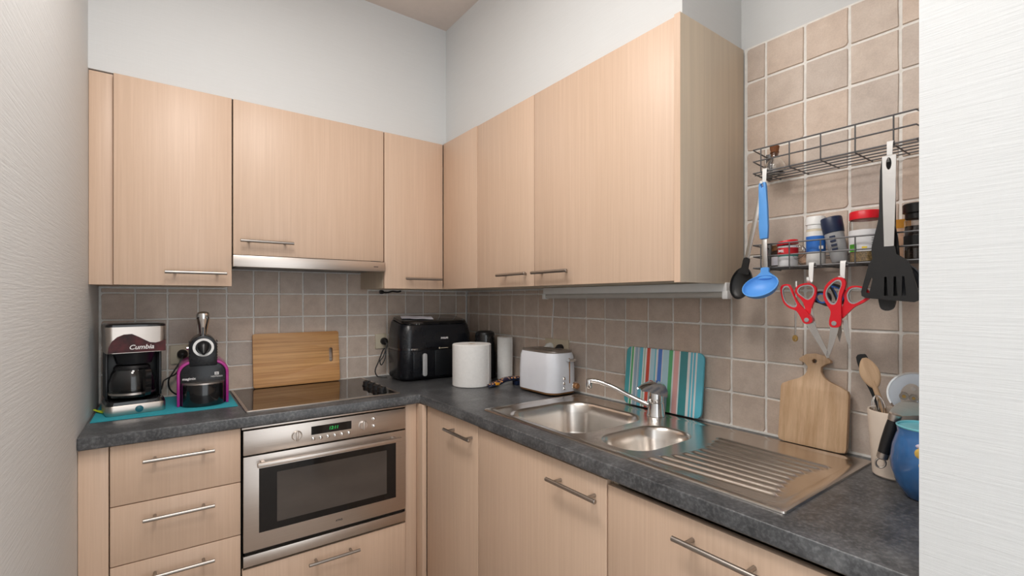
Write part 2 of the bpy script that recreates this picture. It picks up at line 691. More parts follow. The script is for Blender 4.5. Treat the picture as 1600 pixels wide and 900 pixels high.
TZ = [.902, 1.0085, 1.115, 1.2215, 1.328]
UA = [-.004, -.07] + [-.07 - .105 * i for i in range(1, 16)]
UA[-1] = -1.646
for i in range(len(UA) - 1):
    for z0, z1 in zip(TZ, TZ[1:]):
        tile(wall_back, UA[i], UA[i + 1], z0, z1, 'A')
    if i in (0, 1, 2, 3, 4, 5, 12, 13, 14, 15):
        tile(wall_back, UA[i], UA[i + 1], 1.328, 1.349, 'A')
    else:
        tile(wall_back, UA[i], UA[i + 1], 1.328, 1.4345, 'A')
UB = [-.006, -.0275] + [-.1337 - .1065 * i for i in range(0, 20)]
UB[-1] = -2.216
for i in range(len(UB) - 1):
    for z0, z1 in zip(TZ, TZ[1:]):
        tile(wall_right, UB[i], UB[i + 1], z0, z1, 'B')
    if UB[i + 1] > -1.64:
        tile(wall_right, UB[i], UB[i + 1], 1.328, 1.349, 'B')
    else:
        u0 = min(UB[i], -1.672)
        for k in range(7):
            tile(wall_right, u0, UB[i + 1], 1.328 + .1065 * k, 1.328 + .1065 * (k + 1), 'B')
obj('grout_bed', box(B(), XL, 0, .0032, .006, .90, 1.436), 'grout', wall_back)
bm = box(B(), .0032, .006, -2.22, 0, .90, 1.352)
box(bm, .0032, .006, -2.22, -1.666, 1.352, 2.076)
obj('grout_bed', bm, 'grout', wall_right)

# plinths of the base units
struct(obj('baseboard_back', box(B(), XL, -.52, -.53, -.51, 0, .108), 'carcass_side'))
struct(obj('baseboard_right', box(B(), -.52, -.50, -2.21, -.54, 0, .108), 'carcass_side'))


# ------------------------------------------------------------ kitchen units
def fb(bm, run, u0, u1, o0, o1, z0, z1, bev=0.0):
    """box along run A (u = x) or run B (u = y); o = distance from the wall"""
    if run == 'A':
        return box(bm, u0, u1, -o1, -o0, z0, z1, bev)
    return box(bm, -o1, -o0, u0, u1, z0, z1, bev)


def pt(run, u, o, z):
    return (u, -o, z) if run == 'A' else (-o, u, z)


def bar_handle(parent, run, u0, u1, o, z):
    """brushed bar on two posts; o = face of the front it is screwed to"""
    bm = B()
    oo = o + .030
    bmt = B()
    cyl(bmt, pt(run, u0, oo, z), pt(run, u1, oo, z), .0058, seg=16)
    bevel_sharp(bmt, .001, 1)
    merge(bm, bmt)
    L = u1 - u0
    for t in (.16, .84):
        cyl(bm, pt(run, u0 + L * t, o, z), pt(run, u0 + L * t, oo, z), .0048, seg=12)
    return obj('handle', bm, 'handle_steel', parent)


def carcass(root, run, u0, u1, z0, z1, o1, top=True, m='carcass_side'):
    t = .016
    bm = B()
    fb(bm, run, u0, u0 + t, .005, o1, z0, z1)
    fb(bm, run, u1 - t, u1, .005, o1, z0, z1)
    fb(bm, run, u0 + t, u1 - t, .005, o1, z0, z0 + t)
    fb(bm, run, u0 + t, u1 - t, .005, .011, z0 + t, z1)
    if top:
        fb(bm, run, u0 + t, u1 - t, .005, o1, z1 - t, z1)
    return obj('carcass', bm, m, root)


def front(root, run, u0, u1, z0, z1, o0, name='door', th=.0185):
    return obj(name, fb(B(), run, u0, u1, o0, o0 + th, z0, z1, .0012), 'beech_laminate', root)


UZ0, UZ1 = 1.353, 2.071
UC, UD = .311, .3125                     # carcass depth, back of the doors
UF = UD + .0185


def wall_unit(label, run, u0, u1, hu0, hu1, z0=UZ0, hz=1.400, m='carcass_side'):
    c = pt(run, (u0 + u1) / 2, .16, z0)
    t = thing('wall_cabinet', label, 'cabinet', c, 'wall cabinets')
    carcass(t, run, u0 + .001, u1 - .001, z0 + .001, UZ1, UC, m=m)
    d = front(t, run, u0 + .001, u1 - .001, z0, UZ1 - .001, UD)
    bar_handle(d, run, hu0, hu1, UF, hz)
    return t


f = tag(obj('filler_panel', box(B(), XL + .001, -1.5865, -.309, -.012, UZ0, UZ1, .001), 'beech_laminate'),
        'narrow beech filler strip between upper cabinet and side wall', 'filler panel')
wall_unit('beech wall cabinet above the coffee maker and capsule machine', 'A', -1.585, -1.2375, -1.445, -1.256)
wall_unit('shorter beech wall cabinet directly above the cooker hood', 'A', -1.2345, -.6385, -1.213, -1.024, 1.475, 1.528)
wall_unit('narrow beech wall cabinet between the hood and the room corner', 'A', -.635, -.3345, -.542, -.353)
# blind corner unit
t = thing('corner_cabinet', 'handleless beech corner cabinet panel above the black kettle', 'cabinet', (-.16, -.35, UZ0), 'wall cabinets')
bm = B()
box(bm, -.3335, -.314, -.643, -.3335, UZ0, UZ1, .0012)
obj('front_panel', bm, 'beech_laminate', t)
bm = box(B(), -.3125, -.006, -.643, -.334, UZ0 + .001, UZ0 + .017)
box(bm, -.33, -.006, -.332, -.006, UZ0 + .001, UZ0 + .017)
box(bm, -.3125, -.006, -.643, -.627, UZ0 + .017, UZ1)
obj('carcass', bm, 'carcass_side', t)
wall_unit('narrower beech wall cabinet beside the corner panel, above the toaster', 'B', -1.0435, -.6445, -1.025, -.836)
tw = wall_unit('widest beech wall cabinet with pale end panel beside the wire racks', 'B', -1.6475, -1.0455, -1.252, -1.062)
obj('end_panel', box(B(), -.334, -.004, -1.667, -1.6485, UZ0 - .004, UZ1 + .002, .001), 'carcass_side', tw)
obj('edge_band', box(B(), -.3352, -.3342, -1.667, -1.6485, UZ0 - .004, UZ1 + .002), 'beech_laminate', tw)

# cooker hood
t = thing('cooker_hood', 'slim stainless steel cooker hood with a dark underside over the hob', 'cooker hood', (-.936, -.17, 1.43))
obj('body', box(B(), -1.2335, -.6395, -.333, -.02, 1.440, 1.4735), 'hood_black', t)
fr = obj('front_strip', box(B(), -1.236, -.6385, -.352, -.3335, 1.428, 1.4715, .0015), 'brushed_steel', t)
obj('filter', box(B(), -1.21, -.66, -.31, -.05, 1.434, 1.4395, .001), 'hood_black', t)
obj('mark', box(B(), -.692, -.672, -.3528, -.3521, 1.447, 1.4505), 'print_dark', fr)
obj('switch', box(B(), -.70, -.66, -.351, -.335, 1.4716, 1.4742), 'hood_black', t)

# ---- base units
LZ0, LC, LD = .118, .535, .5375
LF = LD + .0185
tag(obj('filler_panel', box(B(), XL + .001, -1.5805, -.552, -.02, LZ0, .8595, .001), 'beech_laminate'),
    'narrow beech filler strip between drawer unit and side wall', 'filler panel')
t = thing('drawer_unit', 'beech base unit with a stack of bar-handled drawers beside the oven', 'drawer unit', (-1.407, -.27, LZ0))
carcass(t, 'A', -1.578, -1.2345, LZ0, .8595, LC)
for z0, z1, hz in ((.676, .8585, .805), (.4945, .673, .624), (.314, .4915, .444), (.120, .311, .264)):
    d = front(t, 'A', -1.577, -1.2345, z0, z1, LD, 'drawer')
    bar_handle(d, 'A', -1.499, -1.311, LF, hz)
t = thing('oven_housing', 'beech base unit with a single drawer below the built-in oven', 'cabinet', (-.93, -.27, LZ0))
bm = B()
for u in (-1.2335, -.632):
    fb(bm, 'A', u, u + .003, .02, LC, LZ0, .8595)
fb(bm, 'A', -1.2305, -.632, .02, LC, LZ0, LZ0 + .016)
fb(bm, 'A', -1.2305, -.632, .02, LC, .350, .366)
obj('carcass', bm, 'gap_dark', t)
d = front(t, 'A', -1.2295, -.631, .120, .366, LD, 'drawer')
bar_handle(d, 'A', -1.019, -.831, LF, .327)
# corner posts of the base run
t = thing('corner_post', 'pale beech corner filler where oven unit meets the sink run', 'filler panel', (-.59, -.55, LZ0))
obj('side_panel', box(B(), -.6275, -.5775, -.5475, -.53, LZ0, .8595, .001), 'beech_laminate', t)
obj('side_panel', box(B(), -.5765, -.557, -.604, -.53, LZ0, .8595, .001), 'beech_laminate', t)


def base_unit(name, label, u0, u1, hu0, hu1, fronts):
    t = thing(name, label, 'cabinet', (-.28, (u0 + u1) / 2, LZ0))
    carcass(t, 'B', u0 + .001, u1 - .001, LZ0, .8595, LC, top=False)
    for nm, z0, z1, hz in fronts:
        d = front(t, 'B', u0 + .0015, u1 - .0015, z0, z1, LD, nm)
        bar_handle(d, 'B', hu0, hu1, LF, hz)
    return t


base_unit('base_cabinet', 'narrow beech base cabinet beside the corner post', -1.008, -.606, -1.005 + .008, -.806, [('door', .120, .855, .806)])
base_unit('base_cabinet', 'beech base cabinet below the two sink bowls', -1.608, -1.010, -1.597, -1.408, [('door', .120, .852, .800)])
base_unit('base_cabinet', 'beech base unit with wide drawers below the sink drainer', -2.211, -1.610, -2.003, -1.815, [('drawer', .492, .842, .800), ('drawer', .120, .489, .44)])

# ---- worktop
SX0, SX1, SY0, SY1 = -.512, -.042, -2.008, -.975       # sink outline
xs = [XL + .001, -.573, SX0 + .02, SX1 - .02, .001]
ys = [-2.218, SY0 + .02, SY1 - .02, -.573, .001]
bm = B()
gv = {}


def gvert(i, j, z):
    k = (i, j, z)
    if k not in gv:
        gv[k] = bm.verts.new((xs[i], ys[j], z))
    return gv[k]


cells = {(i, j) for i in range(4) for j in range(4) if (i >= 1 or j == 3) and not (i == 2 and j == 1)}
for i, j in cells:
    for z in (.862, .9):
        bm.faces.new([gvert(i, j, z), gvert(i + 1, j, z), gvert(i + 1, j + 1, z), gvert(i, j + 1, z)])
    for (di, dj, a, b_) in ((-1, 0, (i, j), (i, j + 1)), (1, 0, (i + 1, j), (i + 1, j + 1)), (0, -1, (i, j), (i + 1, j)), (0, 1, (i, j + 1), (i + 1, j + 1))):
        if (i + di, j + dj) not in cells:
            bm.faces.new([gvert(*a, .862), gvert(*b_, .862), gvert(*b_, .9), gvert(*a, .9)])
bevel_sharp(bm, .004, 3)
wt = tag(obj('worktop', bm, 'worktop_laminate'), 'dark grey stone-look L-shaped worktop around the sink and hob', 'worktop')
T = .9
bm = box(B(), XL + .002, -.006, -.0035, .0028, T + .0002, T + .006)
obj('sealant', bm, 'grout', wt)
bm = box(B(), -.0035, .0028, -2.216, -.0045, T + .0002, T + .006)
obj('sealant', bm, 'grout', wt)

# ---- oven
t = thing('built_in_oven', 'stainless steel built-in oven with green clock below the hob', 'oven', (-.93, -.28, .37))
OX0, OX1 = -1.227, -.6325
bm = box(B(), OX0 + .006, OX1 - .006, -.5465, -.06, .375, .852)
obj('body', bm, 'gap_dark', t)
cp = obj('control_panel', box(B(), OX0, OX1, -.562, -.547, .7625, .8475, .0015), 'brushed_steel', t)
obj('display', box(B(), -1.006, -.858, -.5632, -.5622, .7985, .8295), 'oven_glass', cp)
text('12:11', .0165, 'clock_green', cp, facing_back_run(-.926, -.5636, .814), 'clock_digits', shear=.2)
for k in range(6):
    bmk = B()
    x = -.999 + k * .0263
    lathe(bmk, [(.0068, 0), (.0068, .002), (.0062, .005), (.004, .0068), (0, .0075)], 16, (x, -.562, .7835), Matrix.Rotation(R(90), 4, 'X'))
    obj('push_button', bmk, 'chrome', cp)
for x, z in ((-.7685, .8235), (-.7685, .795)):
    bmk = B()
    lathe(bmk, [(.0068, 0), (.0068, .002), (.0062, .005), (.004, .0068), (0, .0075)], 16, (x, -.562, z), Matrix.Rotation(R(90), 4, 'X'))
    obj('push_button', bmk, 'chrome', cp)
for x in (-1.0565, -.811):
    bmk = B()
    lathe(bmk, [(.0185, 0), (.0185, .002), (.0168, .0024), (.0168, .006), (.015, .008)], 28, (x, -.562, .8055), Matrix.Rotation(R(90), 4, 'X'))
    kb = obj('knob', bmk, 'brushed_steel', cp)
    obj('grip', box(B(), x - .0032, x + .0032, -.578, -.569, .788, .823, .001), 'brushed_steel', cp)
dr = obj('oven_door', box(B(), OX0, OX1, -.563, -.547, .4275, .7575, .0015), 'brushed_steel', t)
obj('door_glass', box(B(), -1.179, -.676, -.5642, -.5632, .486, .711), 'oven_glass', dr)
obj('window_pane', box(B(), -1.122, -.716, -.5650, -.5643, .511, .688), 'oven_window', dr)
bm = B()
bmt = box(B(), -1.190, -.668, -.612, -.596, .727, .742, .003)
merge(bm, bmt)
for x in (-1.17, -.69):
    box(bm, x - .006, x + .006, -.597, -.562, .729, .740, .001)
obj('door_handle', bm, 'brushed_steel', dr)
text('ATAG', .0095, 'print_dark', dr, facing_back_run(-.905, -.5634, .4555), bold=.0002)
obj('bottom_trim', box(B(), OX0, OX1, -.562, -.547, .376, .4145, .001), 'brushed_steel', t)
obj('top_trim', box(B(), OX0 - .004, OX1 + .004, -.560, -.54, .8525, .8585, .0005), 'brushed_steel', t)

# ---- hob
t = thing('ceramic_hob', 'black glass ceramic hob with steel frame and four black knobs', 'hob', (-.925, -.27, T))
HX0, HX1, HY0, HY1 = -1.214, -.634, -.512, -.028
bm = B()
prism(bm, [rrect(HX1 - HX0, HY1 - HY0, .006, 3, (HX0 + HX1) / 2, (HY0 + HY1) / 2),
           rrect(HX1 - HX0 - .022, HY1 - HY0 - .022, .004, 3, (HX0 + HX1) / 2, (HY0 + HY1) / 2)], T + .0004, T + .0052)
bevel_sharp(bm, .0012, 1)
obj('frame', bm, 'brushed_steel', t)
obj('glass_plate', box(B(), HX0 + .0105, HX1 - .0105, HY0 + .0105, HY1 - .0105, T + .0006, T + .0045), 'hob_glass', t)
for y in (-.262, -.325, -.388, -.451):
    bmk = B()
    lathe(bmk, [(.021, T + .0046), (.021, T + .009), (.0185, T + .011), (.0175, T + .024), (.0155, T + .026)], 24, (-.692, y, 0))
    kb = obj('knob', bmk, 'black_plastic', t)
    obj('grip', box(B(), -.697, -.687, y - .021, y + .021, T + .0115, T + .029, .002), 'black_plastic', kb)

# ---- sink
t = thing('kitchen_sink', 'stainless steel sink with two bowls and a ribbed drainer', 'sink', (-.28, -1.49, T))
SCX, SCY, SW, SD = (SX0 + SX1) / 2, (SY0 + SY1) / 2, SX1 - SX0, SY1 - SY0
ZD = T + .0025                                           # pressed deck level
rim = []
for ins, z, r in ((0, .0006, .008), (.0008, .0042, .008), (.004, .0058, .010), (.020, .0056, .022), (.026, .0030, .028), (.031, .0025, .030)):
    rim.append([Vector((x, y, T + z)) for x, y in rrect(SW - 2 * ins, SD - 2 * ins, r, 6, SCX, SCY)])
bm = B()
loft(bm, rim, False, False)
outer = [(p.x, p.y) for p in rim[-1]]
b1 = rrect(.372, .368, .095, 10, -.304, -1.2305)
b2 = rrect(.285, .175, .075, 10, -.3175, -1.5445)
DX0, DX1, DY0, DY1 = -.474, -.118, -1.968, -1.648
dn = [(DX0, DY0), (DX1, DY0), (DX1, DY1), (DX0, DY1)]
loops = [outer, b1, b2, dn]
flat = [p for q in loops for p in q]
vv = [bm.verts.new((x, y, ZD)) for x, y in flat]
for tri in tessellate_polygon([[Vector((x, y, 0)) for x, y in q] for q in loops]):
    bm.faces.new([vv[i] for i in tri])
bmesh.ops.remove_doubles(bm, verts=list(bm.verts), dist=1e-5)
obj('deck', bm, 'sink_steel', t, 50)


def bowl(cx, cy, wx, wy, r, depth, drain):
    bm = B()
    rings = []
    prof = [(0, 0), (.002, -.0006), (.006, -.004), (.010, -.012), (.016, -.04), (.024, -depth * .72)]
    for k in range(1, 7):
        a = R(90 * k / 6)
        prof.append((.026 + .040 * (1 - math.cos(a)), -depth * .72 - (depth * .28) * math.sin(a)))
    for ins, z in prof:
        rings.append([Vector((x, y, ZD + z)) for x, y in rrect(wx - 2 * ins, wy - 2 * ins, max(r - ins * .55, .012), 10, cx, cy)])
    loft(bm, rings, False, True)
    o = obj('bowl', bm, 'sink_steel', t, 60)
    bmd = B()
    lathe(bmd, [(.030, .0005), (.030, .002), (.024, .0025), (.022, .001), (0, .001)], 24, (drain[0], drain[1], ZD - depth))
    obj('drain', bmd, 'chrome', o)


bowl(-.304, -1.2305, .372, .368, .095, .150, (-.304, -1.23))
bowl(-.3175, -1.5445, .285, .175, .075, .105, (-.3175, -1.5445))
# ribbed drainer as a pressed sheet
NX, NY = 150, 56
bm = B()
grid = []
for i in range(NX + 1):
    row = []
    for j in range(NY + 1):
        x = DX0 + (DX1 - DX0) * i / NX
        y = DY1 + (DY0 - DY1) * j / NY
        s = j / NY
        h = 0.0
        for k in range(10):
            u = k / 9.0
            xr = (-.162 - .300 * u) * (1 - s) + (-.176 - .262 * u) * s
            st = .07 + .10 * math.sin(PI * u) - .03 * u
            en = .985 - .07 * math.sin(PI * u)
            fade = max(0, min(1, (s - st) / .025)) * max(0, min(1, (en - s) / .02))
            d = abs(x - xr) / .0075
            if d < 1:
                h = max(h, .0050 * fade * (math.cos(d * PI) * .5 + .5) ** .7)
        row.append(bm.verts.new((x, y, ZD + h)))
    grid.append(row)
for i in range(NX):
    for j in range(NY):
        bm.faces.new((grid[i][j], grid[i + 1][j], grid[i + 1][j + 1], grid[i][j + 1]))
obj('drainer', bm, 'sink_steel', t, 80)

# ---- mixer tap
t = thing('mixer_tap', 'chrome single-lever mixer tap swung over the larger bowl', 'tap', (-.083, -1.403, ZD))
bx_, by_ = -.083, -1.403
bm = B()
lathe(bm, [(.032, ZD + .0005), (.032, ZD + .005), (.0295, ZD + .009), (.0265, ZD + .046), (.0245, ZD + .048), (.0245, ZD + .051), (.0260, ZD + .053), (.0260, ZD + .080), (.023, ZD + .087), (0, ZD + .089)], 32, (bx_, by_, 0))
obj('body', bm, 'chrome', t)
sp = [(bx_ - .008, by_ + .018, .935), (bx_ - .030, by_ + .075, .956), (bx_ - .058, by_ + .135, .984), (bx_ - .078, by_ + .180, .999), (bx_ - .094, by_ + .214, 1.003), (bx_ - .100, by_ + .226, 1.001)]
bm = B()
tube(bm, smooth_path(sp), .0085, 14)
spo = obj('spout', bm, 'chrome', t)
bm = B()
cyl(bm, (bx_ - .0985, by_ + .222, 1.006), (bx_ - .0985, by_ + .222, .975), .0115, seg=20)
bevel_sharp(bm, .002, 2)
obj('nozzle', bm, 'chrome', spo)
bm = B()
prof = [(-.029, .072), (-.030, .094), (-.022, .112), (-.004, .121), (.016, .121), (.050, .107), (.060, .099), (.058, .094), (.030, .092), (.020, .086), (-.010, .080)]
d = Vector((-.86, .5, 0)).normalized()
n = Vector((-d.y, d.x, 0))
rings = [[Vector((bx_, by_, ZD)) + d * a + n * s * (1 - .25 * max(0, a) / .056) + Vector((0, 0, b_ - max(0, abs(s) - .010) * .35)) for a, b_ in prof] for s in (-.027, -.022, -.010, .010, .022, .027)]
loft(bm, rings)
obj('lever', bm, 'chrome', t)

# ------------------------------------------------------------ appliances on the back run
tag(obj('counter_mat', box(B(), -1.640, -1.222, -.372, -.02, T + .0003, T + .0028, .0006), 'turquoise_mat'),
    'thin turquoise mat under the coffee maker and capsule machine', 'mat')
TM = T + .003

# filter coffee maker
cm = thing('coffee_maker', 'black and brushed steel filter coffee maker with glass jug', 'coffee maker', M=rot_z((-1.5345, -.232, TM), 9), world=False)
w2, d2 = .168, .158
bm = B()
rloft(bm, [(0, w2 - .006, d2 - .004, .016), (.004, w2, d2, .02), (.030, w2, d2, .02), (.034, w2 - .004, d2 - .004, .02)])
base = obj('base', bm, 'brushed_steel', cm)
bm = B()
rloft(bm, [(.0345, w2 - .002, d2 - .002, .02), (.045, w2 - .008, d2 - .008, .02), (.048, w2 - .02, d2 - .02, .02)])
obj('warming_plate', bm, 'black_gloss', cm)
bm = B()
lathe(bm, [(.0115, 0), (.0115, .003), (.009, .0042), (0, .0045)], 24, (.006, -d2 / 2, .017), Matrix.Rotation(R(90), 4, 'X'))
obj('power_button', bm, 'button_teal', base)
bm = B()
box(bm, -w2 / 2 + .004, w2 / 2 - .004, .030, d2 / 2 - .002, .048, .214, .006)
box(bm, -w2 / 2 + .004, -w2 / 2 + .012, -.01, .031, .048, .214, .002)
box(bm, w2 / 2 - .012, w2 / 2 - .004, -.01, .031, .048, .214, .002)
obj('back_column', bm, 'black_satin', cm)
bm = B()
rloft(bm, [(.214, w2 - .004, d2 - .002, .018), (.304, w2 + .002, d2, .02)])
tank = obj('filter_housing', bm, 'brushed_steel', cm)
bm = B()
rloft(bm, [(.3043, w2 + .001, d2, .02), (.311, w2, d2, .02), (.315, w2 - .01, d2 - .01, .02)])
obj('lid', bm, 'black_gloss', cm)
obj('hopper', bm := lathe(B(), [(.050, .172), (.062, .2138)], 28, (0, -.012, 0)), 'black_satin', cm)
# printed dome and wave
dome = [(-.078, .2155), (-.076, .236), (-.068, .256), (-.054, .270), (-.036, .2785), (-.014, .2795), (.006, .268), (.022, .257), (.036, .248), (.052, .2455), (.068, .250), (.0815, .255), (.0815, .2155)]
bm = B()
prism(bm, dome, -d2 / 2 - .0007, -d2 / 2 + .004, 'y')
band = obj('printed_panel', bm, 'maroon', tank)
text('Cumbia', .0225, 'print_white', tank, Matrix.Translation((.012, -d2 / 2 - .0012, .2325)) @ Matrix.Rotation(R(90), 4, 'X'), shear=.25, bold=.0004)
# glass jug
bm = B()
jug = [(.052, .050), (.062, .056), (.066, .075), (.066, .105), (.058, .140), (.050, .152), (.0485, .152), (.0565, .139), (.0645, .105), (.0645, .075), (.060, .058), (.050, .0525), (0, .0525)]
lathe(bm, [(0, .050)] + jug, 36, (-.006, -.012, 0))
jo = obj('glass_jug', bm, 'smoke_glass', cm)
bm = B()
lathe(bm, [(.0515, .1505), (.0525, .158), (.046, .166), (0, .168)], 32, (-.006, -.012, 0))
obj('jug_lid', bm, 'black_plastic', jo)
bm = B()
lathe(bm, [(.0668, .066), (.0668, .073), (.0664, .073), (.0664, .066), (.0668, .066)], 36, (-.006, -.012, 0))
obj('jug_band', bm, 'brushed_steel', jo)
bm = B()
prism(bm, smooth_poly([(-.064, .158), (-.094, .156), (-.102, .140), (-.100, .080), (-.094, .062), (-.084, .064), (-.086, .090), (-.085, .132), (-.078, .143), (-.064, .146)]), -.0095, .0095, 'x')
bm.transform(Matrix.Translation((-.006, -.012, 0)) @ Matrix.Rotation(R(24), 4, 'Z') @ Matrix.Translation((0, .012, 0)))
obj('jug_handle', bm, 'black_gloss', jo)

# capsule coffee machine
nm = thing('capsule_machine', 'magenta and black capsule coffee machine with chrome lever', 'coffee machine', M=rot_z((-1.323, -.185, TM), -2), world=False)


def arch(hw, h, r, n=8, base=0.0):
    pts = [(-hw, base), (hw, base)]
    for k in range(n + 1):
        a = R(90 * k / n)
        pts.append((hw - r + r * math.cos(a), h - r + r * math.sin(a)))
    for k in range(n + 1):
        a = R(90 + 90 * k / n)
        pts.append((-hw + r + r * math.cos(a), h - r + r * math.sin(a)))
    return pts


bm = B()
prism(bm, arch(.0725, .158, .040, base=.004), -.090, .090, 'y')
bevel_sharp(bm, .003, 2)
nb = obj('body', bm, 'charcoal_blue', nm)
bm = B()
ai, ao = arch(.0725, .158, .040), arch(.0825, .167, .046)
strip = ao[1:] + [ao[0]]
inn = ai[1:] + [ai[0]]
pol = strip + list(reversed(inn))
prism(bm, pol, -.096, .095, 'y')
bevel_sharp(bm, .003, 2, 60)
obj('side_shell', bm, 'magenta', nm)
bm = B()
prism(bm, arch(.0445, .262, .0435, 10, .148), -.101, .055, 'y')
bevel_sharp(bm, .004, 2)
hd = obj('brew_head', bm, 'charcoal_blue', nm)
for s in (-1, 1):
    for k in range(7):
        z = .172 + k * .0105
        obj('rib', box(B(), s * .0447 - .0015, s * .0447 + .0015, -.085, -.02, z, z + .005), 'black_plastic', hd)
bm = B()
prism(bm, [[(.034 * math.cos(2 * PI * k / 36), .218 + .034 * math.sin(2 * PI * k / 36)) for k in range(36)],
           [(.0255 * math.cos(2 * PI * k / 36), .218 + .0255 * math.sin(2 * PI * k / 36)) for k in range(36)]], -.1055, -.1005, 'y')
obj('ring', bm, 'white_plastic', hd)
bm = B()
lathe(bm, [(.0225, -.012), (.0245, .002), (.019, .014), (.011, .028), (.005, .038), (0, .040)], 28, (0, -.101, .219), Matrix.Rotation(R(128), 4, 'X'))
obj('outlet', bm, 'black_satin', hd)
bm = B()
lathe(bm, [(.006, 0), (.006, .006), (.004, .008), (0, .008)], 14, (-.0465, -.03, .212), Matrix.Rotation(R(-90), 4, 'Y'))
obj('pivot_bolt', bm, 'chrome', hd)
bm = B()
lathe(bm, [(.013, 0), (.0125, .012), (.0165, .040), (.0225, .072), (.0235, .088), (.020, .097), (.012, .101), (0, .102)], 26, (0, -.035, .252), Matrix.Rotation(R(8), 4, 'X'))
obj('lever', bm, 'chrome', nm)
bm = B()
rings = []
for z, k in ((.001, .86), (.004, .92), (.078, 1.0), (.082, .99)):
    rings.append([Vector((.070 * math.cos(PI + PI * q / 20) , -.086 + .062 * k * math.sin(PI + PI * q / 20), z)) for q in range(21)])
loft(bm, rings)
tr = obj('drip_tray', bm, 'black_gloss', nm)
bm = B()
rings = []
for z in (.0823, .087):
    rings.append([Vector((.068 * math.cos(PI + PI * q / 20), -.087 + .056 * math.sin(PI + PI * q / 20), z)) for q in range(21)])
loft(bm, rings)
obj('tray_grille', bm, 'brushed_steel', tr)
text('magimix', .0125, 'print_white', nb, Matrix.Translation((-.045, -.0908, .101)) @ Matrix.Rotation(R(90), 4, 'X'), bold=.0003, depth=.0006)
text('NESPRESSO', .0075, 'print_white', nb, Matrix.Translation((.043, -.0908, .104)) @ Matrix.Rotation(R(90), 4, 'X'), depth=.0006)
bm = B()
box(bm, .036, .050, -.0912, -.0902, .110, .121, .0003)
bl = obj('emblem', bm, 'print_white', nb)
text('N', .009, 'print_dark', bl, Matrix.Translation((.043, -.0915, .1155)) @ Matrix.Rotation(R(90), 4, 'X'), bold=.0002)

# lime strap by the coffee maker
bm = B()
tube(bm, smooth_path([(-1.645, -.200, TM + .010), (-1.632, -.216, TM + .005), (-1.620, -.236, TM + .0035), (-1.611, -.246, TM + .0045)]), .0045, 8, flat=.45)
tube(bm, smooth_path([(-1.640, -.192, TM + .005), (-1.626, -.206, TM + .0035), (-1.612, -.228, TM + .0035)]), .004, 8, flat=.5)
tag(obj('cable_tie', bm, 'lime'), 'small lime green strap lying beside the coffee maker', 'strap')


# sockets
def socket(label, run, u, z, wd, inserts, ht=.078):
    t = thing('wall_socket', label, 'socket', pt(run, u, .004, z))
    bm = fb(B(), run, u - wd / 2, u + wd / 2, -.0006, .010, z - ht / 2, z + ht / 2, .003)
    obj('plate', bm, 'beige_plastic', t)
    for du, kind in inserts:
        bm = B()
        p0, p1 = pt(run, u + du, .0102, z), pt(run, u + du, .0125, z)
        cyl(bm, p0, p1, .021, seg=24)
        obj('insert', bm, 'beige_plastic' if kind != 'white' else 'white_plastic', t)
    return t


def plug(label, run, u, z, m='black_plastic'):
    bm = B()
    lathe(bm, [(.019, 0), (.019, .012), (.016, .020), (.009, .026), (.006, .034), (0, .035)], 20, pt(run, u, .0128, z), axis_matrix((0, 0, 0), pt(run, 0, 1, 0)))
    return tag(obj('plug', bm, m), label, 'plug')


socket('beige wall socket between the two coffee machines', 'A', -1.396, 1.073, .062, [(.011, 'plain')])
plug('black plug in the socket behind the capsule machine', 'A', -1.385, 1.075)
socket('beige wall socket beside the air fryer', 'A', -.527, 1.083, .062, [(.012, 'plain')])
plug('black plug feeding the air fryer', 'A', -.515, 1.083)
socket('beige double wall socket behind the toaster', 'B', -.806, 1.083, .155, [(.037, 'white'), (-.037, 'plain')])
plug('black plug in the double socket behind the toaster', 'B', -.843, 1.083)
plug('white plug in the double socket behind the toaster', 'B', -.769, 1.083, 'white_plastic')


def cord(label, pts, r=.003, m='black_plastic'):
    return tag(obj('cord', tube(B(), smooth_path(pts), r, 8), m), label, 'cord')


cord('black power cord drooping from the plug behind the capsule machine', [(-1.385, -.042, 1.072), (-1.392, -.055, 1.050), (-1.418, -.06, 1.005), (-1.432, -.055, .975), (-1.428, -.05, .94), (-1.408, -.045, .915), (-1.380, -.045, TM + .004), (-1.330, -.05, TM + .004)])
cord('black power cord running to the coffee maker base', [(-1.386, -.020, 1.047), (-1.405, -.03, 1.000), (-1.430, -.035, .984), (-1.448, -.06, .975), (-1.452, -.10, .96), (-1.455, -.135, .955)])
cord('black power cord looped beside the air fryer', [(-.515, -.046, 1.081), (-.516, -.055, 1.060), (-.535, -.06, 1.010), (-.553, -.06, .985), (-.545, -.06, .965), (-.527, -.06, .995), (-.520, -.055, 1.035), (-.530, -.05, 1.045), (-.560, -.06, .985), (-.578, -.06, .94), (-.572, -.07, .912), (-.550, -.08, T + .0045), (-.525, -.09, T + .0045)])
bm = B()
tube(bm, smooth_path([(-.562, -.10, 1.340), (-.530, -.10, 1.338), (-.500, -.095, 1.344), (-.470, -.09, 1.342), (-.452, -.09, 1.346)]), .0045, 8)
lathe(bm, [(.0085, 0), (.010, .006), (.010, .014), (.0075, .020)], 14, (-.570, -.10, 1.340), Matrix.Rotation(R(90), 4, 'Y'))
tag(obj('cable_end', bm, 'black_plastic'), 'short black cable end clipped under the narrow wall cabinet', 'cable')

